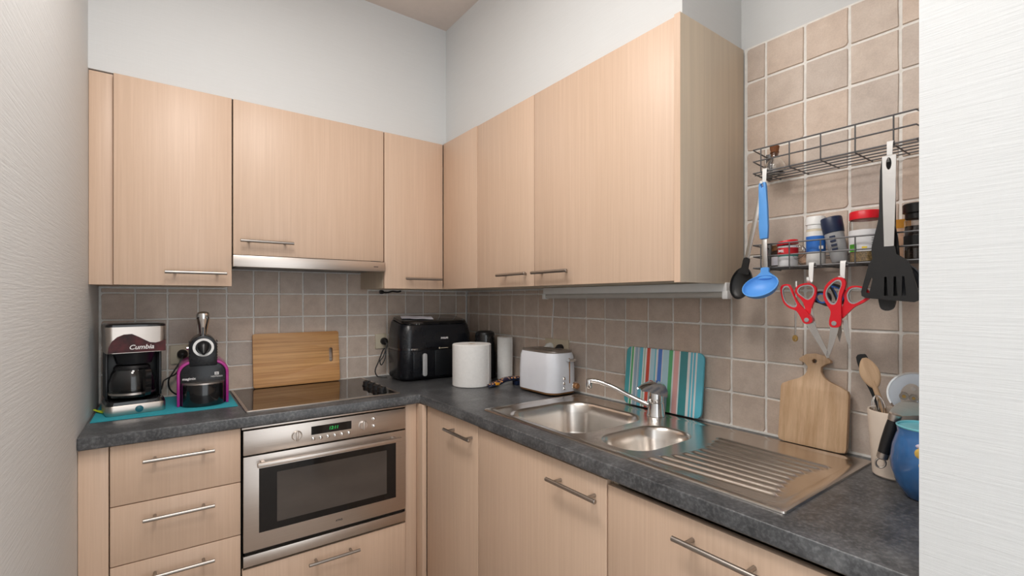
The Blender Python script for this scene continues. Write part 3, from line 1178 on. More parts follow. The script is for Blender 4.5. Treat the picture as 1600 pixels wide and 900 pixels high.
# bamboo board behind the hob
bw, bh = .376, .242
ang = math.asin(.030 / bh)
bb = thing('bamboo_board', 'bamboo chopping board with an oval hand slot leaning behind the hob', 'chopping board',
           M=Matrix.Translation((-.940, -.047, T + .0060)) @ Matrix.Rotation(-ang, 4, 'X'), world=False)
bm = B()
slot = [(x, z) for x, z in rrect(.017, .068, .0084, 6, .149, .128)]
prism(bm, [rrect(bw, bh, .010, 5, 0, bh / 2), slot], -.007, .007, 'y')
bevel_sharp(bm, .002, 2, 60)
obj('board', bm, 'bamboo', bb)

# air fryer
AF = rot_z((-.325, -.172, T), -1.0)
af = thing('air_fryer', 'wide black air fryer with a silver drawer handle', 'air fryer', M=AF, world=False)
aw, ad = .408, .218


def AFT(bm):
    # the lid rises towards the back
    for v in bm.verts:
        v.co.z += (v.co.y + ad / 2) * .15 * max(0, min(1, (v.co.z - .20) / .07))


bm = B()
rloft(bm, [(.0005, aw - .05, ad - .05, .04), (.010, aw - .03, ad - .03, .045)])
obj('base', bm, 'black_plastic', af)
bm = B()
rloft(bm, [(.0105, aw - .022, ad - .022, .05), (.020, aw - .008, ad - .010, .055), (.150, aw, ad, .06), (.1515, aw, ad, .06)])
obj('lower_body', bm, 'charcoal_blue', af)
bm = B()
rloft(bm, [(.152, aw - .006, ad - .004, .058), (.163, aw - .006, ad - .004, .058)])
obj('trim_band', bm, 'black_gloss', af)
bm = B()
rloft(bm, [(.1635, aw, ad, .06), (.225, aw - .006, ad - .004, .06), (.262, aw - .022, ad - .014, .06), (.272, aw - .034, ad - .024, .058)])
AFT(bm)
ub = obj('upper_body', bm, 'charcoal_blue', af)
bm = B()
rloft(bm, [(.2725, aw - .044, ad - .030, .055), (.280, aw - .040, ad - .026, .055), (.288, aw - .050, ad - .036, .052), (.291, aw - .075, ad - .060, .045)])
AFT(bm)
obj('top_panel', bm, 'black_gloss', af)
for x0, x1, m_, wd in ((-.142, -.030, 'charcoal_blue', 1), (-.026, .150, 'black_satin', 1)):
    bm = B()
    box(bm, x0, x1, -ad / 2 - .0035, -ad / 2 + .02, .020, .148, .003)
    drw = obj('drawer', bm, m_, af)
    if x0 < -.1:
        bm = B()
        prism(bm, rrect(.023, .112, .0112, 8, -.093, .083), -ad / 2 - .034, -ad / 2 - .022, 'y')
        bevel_sharp(bm, .003, 3, 60)
        hn = obj('handle', bm, 'silver_plastic', drw)
        bm = box(B(), -.100, -.086, -ad / 2 - .0225, -ad / 2 - .003, .100, .130, .002)
        obj('handle_stem', bm, 'black_plastic', hn)
bm = B()
box(bm, -.152, -.118, -ad / 2 - .0015, -ad / 2 + .01, .1535, .1615, .0005)
obj('status_window', bm, 'chrome', af)
text('PHILIPS', .0125, 'print_white', ub, Matrix.Translation((.028, -ad / 2 - .0006, .207)) @ Matrix.Rotation(R(90), 4, 'X'), bold=.0004, depth=.0008)
bm = B()
cyl(bm, (.000, -ad / 2 - .002, .1575), (.000, -ad / 2 + .01, .1575), .0038, seg=14)
box(bm, .008, .048, -ad / 2 - .0012, -ad / 2 + .008, .1562, .1588)
obj('mark', bm, 'beige_plastic', af)
bm = B()
for q in (0, 1):
    cyl(bm, (-.120 + .014 * q, -ad / 2 + .021, .2805), (-.120 + .014 * q, -ad / 2 + .010, .2805), .0032, seg=12)
obj('indicator', bm, 'chrome', af)
pm = thing('paper_sheet', 'folded white leaflet lying on top of the air fryer', 'paper', M=AF @ Matrix.Translation((-.080, -.012, .3085)) @ Matrix.Rotation(math.atan(.15), 4, 'X') @ Matrix.Rotation(R(-16), 4, 'Z'), world=False)
bm = B()
rings = []
for k in range(9):
    x = -.080 + .160 * k / 8
    z = .0008 + .002 * math.sin(k * .9) ** 2
    rings.append([Vector((x, -.038, z)), Vector((x, .038, z)), Vector((x, .038, z + .0006)), Vector((x, -.038, z + .0006))])
loft(bm, rings)
obj('sheet', bm, 'sheet_white', pm)


# paper rolls, kettle, spoon rest
def paper_roll(label, x, y, r, h, core):
    t = thing('paper_roll', label, 'paper roll', (x, y, T + .0003))
    bm = B()
    z0 = T + .0005
    lathe(bm, [(core, z0), (r - .003, z0), (r, z0 + .003), (r, z0 + h - .003), (r - .003, z0 + h), (core, z0 + h), (core, z0)], 48, (x, y, 0))
    obj('paper', bm, 'paper_white', t, 30)
    bm = B()
    lathe(bm, [(core - .0015, z0 + .001), (core - .0003, z0 + .001), (core - .0003, z0 + h - .001), (core - .0015, z0 + h - .001), (core - .0015, z0 + .001)], 28, (x, y, 0))
    obj('core', bm, 'spoon_wood', t)
    a = R(-62)
    bm = box(B(), r - .0005, r + .0010, -.004, .004, z0 + .002, z0 + h - .002)
    bm.transform(Matrix.Translation((x, y, 0)) @ Matrix.Rotation(a, 4, 'Z'))
    obj('loose_edge', bm, 'paper_white', t)


paper_roll('fat white paper roll standing in front of the air fryer', -.278, -.512, .091, .194, .020)
paper_roll('slim tall white kitchen roll between the kettle and toaster', -.058, -.474, .0395, .213, .016)
kt = thing('kettle', 'tall black kettle behind the fat paper roll', 'kettle', (-.112, -.372, T))
bm = B()
lathe(bm, [(.058, T + .0005), (.060, T + .010), (.058, T + .016), (.058, T + .020), (.060, T + .024), (.0575, T + .12), (.053, T + .19), (.050, T + .222)], 36, (-.112, -.372, 0))
obj('body', bm, 'black_gloss', kt)
bm = B()
lathe(bm, [(.050, T + .2225), (.047, T + .234), (.034, T + .241), (0, T + .243)], 36, (-.112, -.372, 0))
obj('lid', bm, 'black_satin', kt)
bm = B()
tube(bm, smooth_path([(-.090, -.322, T + .212), (-.082, -.296, T + .205), (-.078, -.288, T + .15), (-.082, -.300, T + .07), (-.09, -.318, T + .05)]), .009, 10)
obj('handle', bm, 'black_plastic', kt)
sr = thing('spoon_rest', 'dotted dark ceramic spoon rest lying in front of the slim kitchen roll', 'spoon rest', (-.20, -.63, T))
bm = B()
path = smooth_path([(-.262, -.622, T + .011), (-.238, -.628, T + .0165), (-.205, -.628, T + .022), (-.170, -.625, T + .031), (-.130, -.628, T + .0345), (-.085, -.635, T + .033)], 5)
n_ = len(path)
rad = [.010 + .012 * math.sin(min(1, k / (n_ * .45)) * PI / 2) - .006 * max(0, k / n_ - .5) for k in range(n_)]
tube(bm, path, .02, 14, rad, .38)
obj('body', bm, 'dotted_ceramic', sr)
bm = B()
path2 = [p + Vector((-.004, -.012, -.006)) for p in path]
tube(bm, path2, .008, 8, [max(.005, q * .42) for q in rad], .7)
obj('rim', bm, 'navy', sr)
bm = box(B(), -.235, -.215, -.651, -.640, T + .012, T + .024, .002)
obj('spot', bm, 'orange_card', sr)
bm = box(B(), -.12, -.075, -.655, -.62, T + .0004, T + .020, .003)
obj('foot', bm, 'navy', sr)

# toaster
tm = thing('toaster', 'white two-slot toaster with copper base trim and chrome lever', 'toaster', M=rot_z((-.100, -.845, T), -90), world=False)
tl, tdp = .250, .155
bm = B()
rloft(bm, [(.006, tl - .018, tdp - .020, .042), (.009, tl - .004, tdp - .006, .048), (.016, tl, tdp - .002, .050)], 10)
obj('base_trim', bm, 'copper_brown', tm)
bm = B()
rloft(bm, [(.0165, tl, tdp, .050), (.10, tl - .001, tdp, .050), (.160, tl - .008, tdp - .006, .049), (.178, tl - .020, tdp - .016, .046)], 10)
tb = obj('shell', bm, 'white_enamel', tm)
bm = B()
top = rrect(tl - .022, tdp - .018, .045, 10)
slots = [rrect(.150, .022, .004, 2, -.006, s) for s in (-.026, .026)]
prism(bm, [top] + slots, .1783, .186, 'z')
bevel_sharp(bm, .002, 2, 60)
tt = obj('top_plate', bm, 'toaster_top', tm)
bm = B()
for s in (-.026, .026):
    box(bm, -.081, .069, s - .011, s + .011, .1785, .1795)
obj('slot_floor', bm, 'gap_dark', tt)
bm = B()
for x in (-.09, .09):
    for y in (-.04, .04):
        cyl(bm, (x, y, .0004), (x, y, .0062), .008, seg=12)
obj('foot', bm, 'black_plastic', tm)
XE = tl / 2 - .0005
for q in range(3):
    bm = B()
    lathe(bm, [(.0066, -.004), (.0066, .003), (.005, .005), (0, .005)], 16, (XE, -.013, .034 + q * .0205), Matrix.Rotation(R(90), 4, 'Y'))
    obj('push_button', bm, 'chrome', tb)
obj('lever_slot', box(B(), XE - .006, XE + .0008, .0175, .0225, .052, .156), 'copper_brown', tb)
obj('lever', box(B(), XE + .001, XE + .022, .000, .040, .144, .155, .003), 'chrome', tm)
bm = B()
kd = (XE - .004, .052, .038)
lathe(bm, [(.018, -.010), (.018, .004), (.016, .006)], 24, kd, Matrix.Rotation(R(90), 4, 'Y'))
obj('dial_ring', bm, 'chrome', tb)
bm = B()
lathe(bm, [(.0125, .006), (.0125, .018), (.011, .020)], 24, kd, Matrix.Rotation(R(90), 4, 'Y'))
obj('dial', bm, 'copper_brown', tb)

# striped board leaning on the right wall
pw, ph = .322, .216
sb = thing('striped_board', 'rounded chopping board printed with blue, red and green stripes behind the tap', 'chopping board',
           M=on_right_wall(-1.380, T + .0085, .030) @ Matrix.Rotation(-math.asin(.022 / ph), 4, 'X'), world=False)
bm = B()
prism(bm, rrect(pw, ph, .022, 6, 0, ph / 2), -.005, .005, 'z')
bevel_sharp(bm, .002, 2, 60)
obj('board', bm, 'striped_print', sb)

# wooden board with handle
wbm = thing('wooden_board', 'oak serving board with waisted handle leaning on the tiled wall', 'chopping board',
            M=on_right_wall(-1.8705, T + .0065, .042) @ Matrix.Rotation(-math.asin(.030 / .25), 4, 'X'), world=False)
half = [(0.0, 0.0), (.070, 0.0), (.080, .002), (.083, .010), (.083, .150), (.080, .158), (.062, .168), (.038, .178), (.024, .188), (.0165, .202), (.017, .214), (.026, .222), (.039, .228), (.038, .234), (.022, .246), (0.0, .250)]
poly = half + [(-x, y) for x, y in reversed(half[1:-1])]
hole = [(.0055 * math.cos(2 * PI * k / 16), .229 + .0055 * math.sin(2 * PI * k / 16)) for k in range(16)]
bm = B()
prism(bm, [poly, hole], -.008, .008, 'z')
bevel_sharp(bm, .0025, 2, 60)
wo = obj('board', bm, 'board_oak', wbm)

# under-cabinet strip light and its cord
t = thing('strip_light', 'white fluorescent strip light fixed under the right wall cabinets', 'light fitting', (-.10, -1.25, 1.30))
SLX = -.112
obj('housing', box(B(), SLX, SLX + .045, -1.672, -.835, 1.3255, 1.3525, .002), 'white_plastic', t)
bm = B()
cyl(bm, (SLX + .013, -1.655, 1.3165), (SLX + .013, -.845, 1.3165), .0105, seg=18)
obj('tube', bm, 'diffuser_tube', t)
for y in (-1.666, -.838):
    obj('end_cap', box(B(), SLX - .001, SLX + .026, y - .009, y + .009, 1.3035, 1.328, .003), 'white_plastic', t)
cord('thin white cord dropping from strip light to the double socket', [(-.09, -.826, 1.335), (-.03, -.80, 1.325), (-.006, -.786, 1.28), (-.006, -.776, 1.20), (-.006, -.772, 1.128)], .002, 'white_plastic')

# ------------------------------------------------------------ wire racks
def wire_rack(label, zt, zb, y1):
    t = thing('wire_rack', label, 'rack', (-.065, -1.95, zb), 'wall-mounted wire racks')
    zm = (zt + zb) / 2
    r = .0017
    y0 = -1.757
    for z in (zt, zm, zb):
        pts = [(-.004, y0 + .012, z), (-.030, y0 + .010, z), (-.126, y0, z), (-.126, y1, z), (-.030, y1 - .010, z), (-.004, y1 - .012, z)]
        obj('rail', tube(B(), pts, r * 1.15, 8), 'wire_steel', t)
    for x in (-.100, -.072, -.044, -.014):
        obj('floor_wire', tube(B(), [(x, y0 + .008, zb), (x, y1 - .008, zb)], r, 8), 'wire_steel', t)
    obj('floor_wire', tube(B(), [(-.008, y0 + .012, zm), (-.008, y1 - .012, zm)], r, 8), 'wire_steel', t)
    for y in (-1.779, -1.852, -1.925, -1.998, -2.071) + ((-2.130,) if y1 < -2.13 else ()):
        obj('upright', tube(B(), [(-.1285, y, zt), (-.1285, y, zb + .002), (-.126, y, zb - .0028), (-.010, y, zb - .0028)], r, 8), 'wire_steel', t)
    bm = box(B(), -.014, -.003, -1.752, -1.738, zb + .005, zt + .012, .001)
    obj('wall_bracket', bm, 'wire_steel', t)
    bm = box(B(), -.014, -.003, y1 - .008, y1 + .006, zb + .005, zt + .012, .001)
    obj('wall_bracket', bm, 'wire_steel', t)


wire_rack('upper grey wire rack holding only a small corked bottle', 1.717, 1.652, -2.110)
wire_rack('lower grey wire rack filled with spice jars', 1.452, 1.389, -2.140)

# jars
ZJ = 1.3912


def rloc(y, x, z=ZJ, tilt=0.0):
    return Matrix.Translation((x, y, z)) @ Matrix.Rotation(R(tilt), 4, 'X')


def jar(name, label, cat, M, parts):
    t = thing(name, label, cat, M=M, world=False)
    last = {}
    for nm, prof, m_, par in parts:
        bm = B()
        lathe(bm, prof, 28)
        last[nm] = obj(nm, bm, m_, last.get(par, t))
    return t, last


def shell_prof(r, z0, z1, th=.0012, base=.002):
    return [(0, z0), (r - .002, z0), (r, z0 + .002), (r, z1 - .004), (r - .004, z1), (r - .004 - th, z1), (r - th, z1 - .004), (r - th, z0 + base), (0, z0 + base)]


# corked bottle on the upper rack
jar('cork_bottle', 'small clear glass bottle with a dark cork on the upper wire rack', 'bottle', rloc(-1.784, -.060, 1.6543), [
    ('glass', [(0, 0), (.024, 0), (.027, .003), (.027, .022), (.024, .032), (.013, .044), (.0105, .050), (.0105, .060), (.012, .062), (.0095, .062), (.0088, .050), (.012, .043), (.0225, .031), (.0255, .022), (.0255, .004), (0, .003)], 'clear_glass', None),
    ('cork', [(.0085, .050), (.0098, .063), (.0125, .078), (.0115, .080), (0, .080)], 'cork', None)])
jar('spice_jar', 'small dark brown spice jar at the end of the lower rack beside the blue ladle', 'jar', rloc(-1.795, -.060), [
    ('glass', [(0, 0), (.017, 0), (.018, .003), (.018, .040), (.015, .046), (0, .046)], 'dark_spice', None),
    ('label', [(.0183, .006), (.0183, .030), (.0180, .030), (.0180, .006), (.0183, .006)], 'sheet_white', 'glass'),
    ('lid', [(.0172, .0465), (.0172, .060), (.0155, .062), (0, .062)], 'brown_spice', None)])
_, last = jar('spice_tin', 'white spice pot with red lid ajar and red band on the lower rack', 'tin', rloc(-1.833, -.092), [
    ('body', [(0, 0), (.0225, 0), (.0235, .002), (.0245, .054), (0, .054)], 'label_white', None),
    ('band', [(.0244, .031), (.0248, .049), (.0240, .049), (.0240, .031), (.0244, .031)], 'label_red', 'body'),
    ('stripe', [(.0242, .026), (.0244, .0305), (.0238, .0305), (.0238, .026), (.0242, .026)], 'label_teal', 'body')])
bm = B()
lathe(bm, [(.0255, .0), (.0258, .008), (.0245, .0105), (0, .0105)], 28)
bm.transform(Matrix.Translation((0, 0, .0545)) @ Matrix.Rotation(R(-8), 4, 'X') @ Matrix.Translation((0, 0, .003)))
obj('lid', bm, 'red_plastic', last['body'].parent)
text('MEX', .0105, 'print_white', last['body'], Matrix.Translation((-.020, .004, .040)) @ Matrix.Rotation(R(-72), 4, 'Z') @ Matrix.Translation((0, -.0052, 0)) @ Matrix.Rotation(R(90), 4, 'X'), bold=.0002)
# overturned glass jar
t = thing('glass_jar', 'small glass jar of brown spice lying on its side on the lower rack', 'jar',
          M=Matrix.Translation((-.048, -1.860, ZJ + .0195)) @ Matrix.Rotation(R(-72), 4, 'Y'), world=False)
bm = B()
lathe(bm, shell_prof(.0195, 0, .058), 28)
obj('glass', bm, 'clear_glass', t)
bm = B()
lathe(bm, [(0, .0022), (.0165, .0025), (.0165, .018), (0, .020)], 24)
obj('spice', bm, 'orange_pale', t)
_, last = jar('salt_shaker', 'white-capped salt shaker with blue label on the lower rack', 'shaker', rloc(-1.898, -.085), [
    ('bottle', [(0, 0), (.0195, 0), (.0215, .003), (.0215, .085), (.0195, .092), (0, .092)], 'salt', None),
    ('label', [(.0219, .034), (.0219, .074), (.0213, .074), (.0213, .034), (.0219, .034)], 'label_blue', 'bottle'),
    ('neck', [(.0212, .0745), (.0212, .090), (.0204, .092), (.0204, .0745), (.0212, .0745)], 'beige_plastic', 'bottle'),
    ('cap', [(.0205, .0925), (.0205, .103), (.0225, .104), (.0225, .121), (.0205, .125), (0, .125)], 'white_plastic', None)])
bm = box(B(), -.0225, -.0212, -.013, -.004, .040, .048)
bm.transform(Matrix.Rotation(R(28), 4, 'Z'))
obj('emblem', bm, 'print_white', last['bottle'])
_, last = jar('spice_grinder', 'clear spice grinder with navy cap leaning on the lower rack', 'grinder', rloc(-1.953, -.084, ZJ + .0042, -11), [
    ('glass', [(0, 0), (.0165, 0), (.018, .003), (.0215, .075), (0, .075)], 'grey_grip', None),
    ('spice', [(.0168, .004), (.0171, .024), (.0165, .024), (.0165, .004), (.0168, .004)], 'salt', 'glass'),
    ('cap', [(.0225, .0755), (.0235, .084), (.0245, .112), (.0230, .115), (.0205, .115), (.0195, .112), (0, .112)], 'navy', None)])
for q in range(4):
    bm = box(B(), -.0222 + q * -.0003, -.0185, -.006, .006, .030 + q * .0105, .035 + q * .0105)
    bm.transform(Matrix.Rotation(R(4), 4, 'Z'))
    obj('print_mark', bm, 'navy', last['glass'])
_, last = jar('oat_jar', 'wide glass jar of oats with red lid on the lower rack', 'jar', rloc(-2.0035, -.076), [
    ('glass', shell_prof(.0335, 0, .104), 'clear_glass', None),
    ('oats', [(0, .0025), (.0315, .003), (.0318, .060), (0, .062)], 'oats', None),
    ('label', [(.0340, .026), (.0340, .078), (.0336, .078), (.0336, .026), (.0340, .026)], 'label_white', 'glass'),
    ('lid', [(.0335, .1042), (.0335, .121), (.0315, .124), (0, .124)], 'red_plastic', None)])
for a, z0, z1, wd, m_ in ((-30, .026, .044, .009, 'label_green'), (12, .030, .037, .005, 'label_yellow')):
    bm = box(B(), -.0346, -.0338, -wd, wd, z0, z1)
    bm.transform(Matrix.Rotation(R(a), 4, 'Z'))
    obj('print_mark', bm, m_, last['glass'])
for q in range(6):
    bm = box(B(), -.0344, -.0330, -.009, .009, .034 + q * .0055, .0355 + q * .0055)
    bm.transform(Matrix.Rotation(R(50), 4, 'Z'))
    obj('print_line', bm, 'grey_grip', last['glass'])
t = thing('spice_box', 'orange and white spice carton on the lower rack behind the slotted turner', 'box', (-.04, -2.0625, ZJ))
obj('carton', box(B(), -.060, -.020, -2.0745, -2.0505, ZJ, ZJ + .098, .001), 'orange_pale', t)
obj('top_band', box(B(), -.0605, -.0195, -2.075, -2.050, ZJ + .078, ZJ + .0985), 'orange_card', t)
obj('side_strip', box(B(), -.0608, -.0595, -2.0620, -2.0540, ZJ + .004, ZJ + .070), 'label_white', t)
jar('pepper_mill', 'glass peppercorn mill with black cap at the end of the lower rack', 'grinder', rloc(-2.1005, -.082), [
    ('glass', shell_prof(.0225, 0, .092), 'clear_glass', None),
    ('peppercorns', [(0, .0025), (.0205, .003), (.0207, .076), (0, .078)], 'dark_spice', None),
    ('label', [(.0229, .032), (.0229, .054), (.0226, .054), (.0226, .032), (.0229, .032)], 'black_plastic', 'glass'),
    ('cap', [(.0205, .0925), (.0205, .104), (.0245, .106), (.0250, .124), (.022, .127), (0, .127)], 'black_plastic', None)])


# ------------------------------------------------------------ hooks and hanging tools
def hook(label, y, zr, out=.1285, drop=.040):
    bm = B()
    pts = [(-out + .006, y, zr - .004), (-out + .005, y, zr + .0042), (-out - .003, y, zr + .0055), (-out - .0060, y, zr - .002), (-out - .0075, y, zr - drop * .6), (-out - .0085, y, zr - drop), (-out - .016, y, zr - drop - .005), (-out - .024, y, zr - drop + .001), (-out - .025, y, zr - drop + .009)]
    path = smooth_path(pts, 4)
    rings = []
    for k, p in enumerate(path):
        d = (path[min(k + 1, len(path) - 1)] - path[max(k - 1, 0)]).normalized()
        nn = Vector((d.z, 0, -d.x)) * .0010
        wy = Vector((0, .0070 - .0042 * k / len(path), 0))
        rings.append([p + nn + wy, p + nn - wy, p - nn - wy, p - nn + wy])
    loft(bm, rings)
    return tag(obj('hook', bm, 'white_plastic'), label, 'hook', 'white hooks on the wire racks')


hook('white plastic hook on the upper rack carrying the blue ladle', -1.792, 1.652)
hook('white plastic hook on the upper rack carrying the slotted turner', -2.066, 1.652)
hook('white plastic hook carrying the red scissors beside the blue ladle', -1.9065, 1.389)
hook('white plastic hook carrying the red scissors beside the slotted turner', -1.975, 1.389)


def dish(bm, a, b, depth, th=.0025, n=8, seg=32, off=(0, 0, 0), tilt=None):
    """shallow oval bowl opening along +z"""
    rings = []
    for k in range(n + 1):
        q = R(90 * k / n)
        rings.append([Vector((a * math.sin(q) * math.cos(2 * PI * i / seg), b * math.sin(q) * math.sin(2 * PI * i / seg), -depth * math.cos(q))) for i in range(seg)])
    rings[0] = [p * 1 + Vector((1e-5 * math.cos(i), 1e-5 * math.sin(i), 0)) for i, p in enumerate(rings[0])]
    inner = []
    for k in range(n, -1, -1):
        q = R(90 * k / n)
        inner.append([Vector(((a - th) * max(math.sin(q), 1e-4) * math.cos(2 * PI * i / seg), (b - th) * max(math.sin(q), 1e-4) * math.sin(2 * PI * i / seg), -(depth - th) * math.cos(q) + .0003)) for i in range(seg)])
    M_ = Matrix.Translation(off)
    if tilt is not None:
        M_ = M_ @ tilt
    loft(bm, [[M_ @ p for p in r_] for r_ in rings + inner])
    return bm


# blue ladle
lm = thing('ladle', 'sky blue ladle with steel shaft hanging from the upper rack', 'ladle', M=on_right_wall(-1.794, 1.611, .149, 1.5), world=False)
bm = B()
grip = [(-.0075, .006), (.0075, .006), (.0095, -.004), (.0115, -.06), (.0120, -.116), (.0100, -.146), (-.0100, -.146), (-.0120, -.116), (-.0105, -.06), (-.0095, -.004)]
prism(bm, [grip, [(.003 * math.cos(2 * PI * k / 12), -.004 + .005 * math.sin(2 * PI * k / 12)) for k in range(12)]], -.005, .005, 'z')
bevel_sharp(bm, .0022, 2, 60)
obj('grip', bm, 'sky_blue', lm)
bm = box(B(), -.0070, .0070, -.238, -.145, -.0012, .0012, .0006)
obj('shaft', bm, 'blade_steel', lm)
bm = B()
dish(bm, .0455, .040, .028, off=(-.001, -.272, .029), tilt=Matrix.Rotation(R(-42), 4, 'X') @ Matrix.Rotation(R(12), 4, 'Z'))
lb = obj('bowl', bm, 'sky_blue', lm)
bm = B()
prism(bm, smooth_poly([(-.0095, -.224), (.0095, -.224), (.0105, -.236), (.024, -.251), (-.026, -.251), (-.0110, -.236)], 3), -.004, .003, 'z')
obj('neck', bm, 'sky_blue', lm)
# black spoon behind it
sm = thing('serving_spoon', 'black serving spoon with steel shaft hanging behind the blue ladle', 'spoon', M=on_right_wall(-1.786, 1.608, .130, 15), world=False)
sm.matrix_basis = on_right_wall(-1.786, 1.608, .1345, -12.5)
bm = box(B(), -.0065, .0065, -.205, .004, -.0012, .0012, .0006)
obj('shaft', bm, 'blade_steel', sm)
bm = B()
prism(bm, smooth_poly([(-.0075, -.196), (.0075, -.196), (.009, -.222), (.016, -.238), (-.016, -.238), (-.009, -.222)], 3), -.003, .003, 'z')
obj('neck', bm, 'black_plastic', sm)
bm = B()
dish(bm, .031, .046, .014, off=(0, -.266, .004), tilt=Matrix.Rotation(R(-6), 4, 'X'))
obj('bowl', bm, 'black_plastic', sm)

# slotted turner
tn = thing('slotted_turner', 'black slotted turner with flat steel handle hanging from the upper rack', 'turner', M=on_right_wall(-2.0715, 1.609, .162, 0), world=False)
bm = B()
hpoly = [(-.0125, .008), (.0135, .008), (.0125, -.060), (.0090, -.154), (-.0085, -.154), (-.0115, -.060)]
prism(bm, [hpoly, [(.0045 * math.cos(2 * PI * k / 14), -.006 + .010 * math.sin(2 * PI * k / 14)) for k in range(14)]], -.0015, .0015, 'z')
bevel_sharp(bm, .0006, 1, 60)
bm.transform(Matrix.Scale(1.31, 4, (0, 1, 0)))
obj('handle', bm, 'blade_steel', tn)
bm = B()
outl = [(-.0095, -.150), (.0100, -.150), (.013, -.164), (.030, -.175), (.036, -.184), (.0505, -.236), (.0500, -.244), (.042, -.247), (-.040, -.240), (-.0480, -.236), (-.0490, -.228), (-.035, -.180), (-.030, -.172), (-.013, -.162)]
sl = [[(-.0405, -.230), (-.034, -.231), (-.028, -.206), (-.031, -.203)]]
for x in (-.008, .008, .022):
    sl.append([(x, -.236), (x + .007, -.236), (x + .0045, -.203), (x + .0005, -.203)])
prism(bm, [outl] + sl, -.002, .002, 'z')
bm2 = bm
bm2.transform(Matrix.Diagonal((1.04, 1.265, 1, 1)))
obj('blade', bm2, 'black_plastic', tn)
# black spatula behind the turner
bs = thing('black_spatula', 'plain black spatula with rounded tip hanging behind the slotted turner', 'spatula', M=on_right_wall(-2.063, 1.606, .146, 0), world=False)
bm = B()
prism(bm, smooth_poly([(-.008, .006), (.012, .006), (.013, -.060), (.014, -.110), (.020, -.150), (.022, -.200), (.016, -.262), (.008, -.276), (-.006, -.276), (-.013, -.262), (-.020, -.200), (-.026, -.165), (-.022, -.140), (-.013, -.100), (-.012, -.060)], 3), -.003, .003, 'z')
bm.transform(Matrix.Diagonal((1.05, 1.185, 1, 1)))
obj('blade', bm, 'black_plastic', bs)
# dark ladle behind
dl = thing('black_ladle', 'dark grey ladle hanging behind the slotted turner, bowl showing at its side', 'ladle', M=on_right_wall(-2.072, 1.604, .1385, 0), world=False)
bm = box(B(), -.006, .006, -.225, .002, -.0012, .0012, .0006)
obj('shaft', bm, 'black_plastic', dl)
bm = B()
dish(bm, .036, .040, .016, off=(.014, -.262, -.002), tilt=Matrix.Rotation(R(0), 4, 'X'))
box(bm, -.006, .012, -.240, -.215, -.002, .002)
obj('bowl', bm, 'grey_rubber', dl)


# scissors: outlines in units of the pivot
def scissors(label, y, z, out, parts, group=None):
    t = thing('scissors', label, 'scissors', M=on_right_wall(y, z, out), world=False)
    for nm, polys, h0, h1, m_, bev in parts:
        bm = B()
        prism(bm, polys, h0, h1, 'z')
        if bev:
            bevel_sharp(bm, bev, 1, 60)
        obj(nm, bm, m_, t)
    return t


def uv(pts, c, n=3, sm=True):
    k = 1 / 5.625
    q = [((x - c[0]) * k * .00152, -(y - c[1]) * k * .00160) for x, y in pts]
    return smooth_poly(q, n) if sm else q


def grow(poly, s):
    cx = sum(p[0] for p in poly) / len(poly)
    cy = sum(p[1] for p in poly) / len(poly)
    return [(cx + (x - cx) * s, cy + (y - cy) * s) for x, y in poly]


def disc(r, n=20):
    return [(r * math.cos(2 * PI * k / n), r * math.sin(2 * PI * k / n)) for k in range(n)]


c = (305, 555)
lo_ = uv([(75, 300), (84, 252), (122, 238), (158, 246), (182, 292), (202, 350), (250, 425), (340, 525), (350, 570), (312, 590), (276, 580), (250, 530), (215, 478), (150, 452), (100, 400)], c)
lh_ = uv([(90, 300), (104, 262), (130, 252), (152, 262), (175, 315), (205, 385), (222, 425), (205, 447), (160, 436), (112, 390)], c)
ro_ = uv([(193, 300), (214, 258), (262, 236), (322, 236), (366, 266), (375, 312), (360, 380), (338, 440), (328, 500), (300, 515), (262, 400), (212, 340)], c)
rh_ = uv([(213, 298), (234, 264), (282, 249), (330, 252), (357, 286), (353, 332), (330, 366), (297, 380), (250, 348), (222, 324)], c)
b1_ = uv([(285, 580), (350, 562), (405, 680), (470, 820), (482, 872), (458, 868), (380, 740), (320, 640)], c, 1, False)
b2_ = uv([(300, 480), (338, 450), (372, 590), (371, 625), (340, 600), (310, 560)], c, 1, False)
scissors('red-handled scissors with slim tilted blade, nearer the blue ladle', -1.9065, 1.2515, .156, [
    ('handle', [lo_, lh_], -.001, .006, 'red_plastic', .0012),
    ('handle', [ro_, rh_], -.0085, -.0012, 'red_plastic', .0012),
    ('grip_lining', [grow(lh_, 1.0), grow(lh_, .86)], .000, .0055, 'grey_grip', 0),
    ('grip_lining', [grow(rh_, 1.0), grow(rh_, .86)], -.008, -.0018, 'grey_grip', 0),
    ('blade', b1_, -.0012, .0003, 'blade_steel', 0),
    ('blade', b2_, -.0030, -.0014, 'blade_steel', 0),
    ('pivot', disc(.0055), .0060, .0075, 'grey_grip', .0006)])
c = (553, 600)
lo_ = uv([(468, 340), (488, 280), (530, 236), (576, 215), (622, 224), (641, 262), (632, 312), (612, 372), (606, 450), (607, 590), (590, 628), (550, 636), (520, 624), (514, 580), (526, 505), (500, 452), (474, 400)], c)
lh_ = uv([(485, 350), (500, 302), (540, 256), (580, 234), (606, 246), (610, 282), (592, 335), (580, 402), (560, 440), (528, 440), (498, 400)], c)
ro_ = uv([(616, 360), (650, 302), (700, 288), (770, 304), (808, 350), (804, 390), (762, 426), (700, 460), (660, 500), (612, 552), (590, 560), (600, 480), (622, 410)], c)
rh_ = uv([(640, 360), (664, 314), (710, 301), (760, 316), (788, 350), (778, 384), (740, 412), (690, 438), (652, 418)], c)
b1_ = uv([(518, 625), (582, 630), (572, 680), (540, 790), (512, 870), (488, 905), (486, 870), (505, 750)], c, 1, False)
b2_ = uv([(606, 575), (645, 568), (660, 690), (668, 760), (664, 812), (636, 730), (615, 650)], c, 1, False)
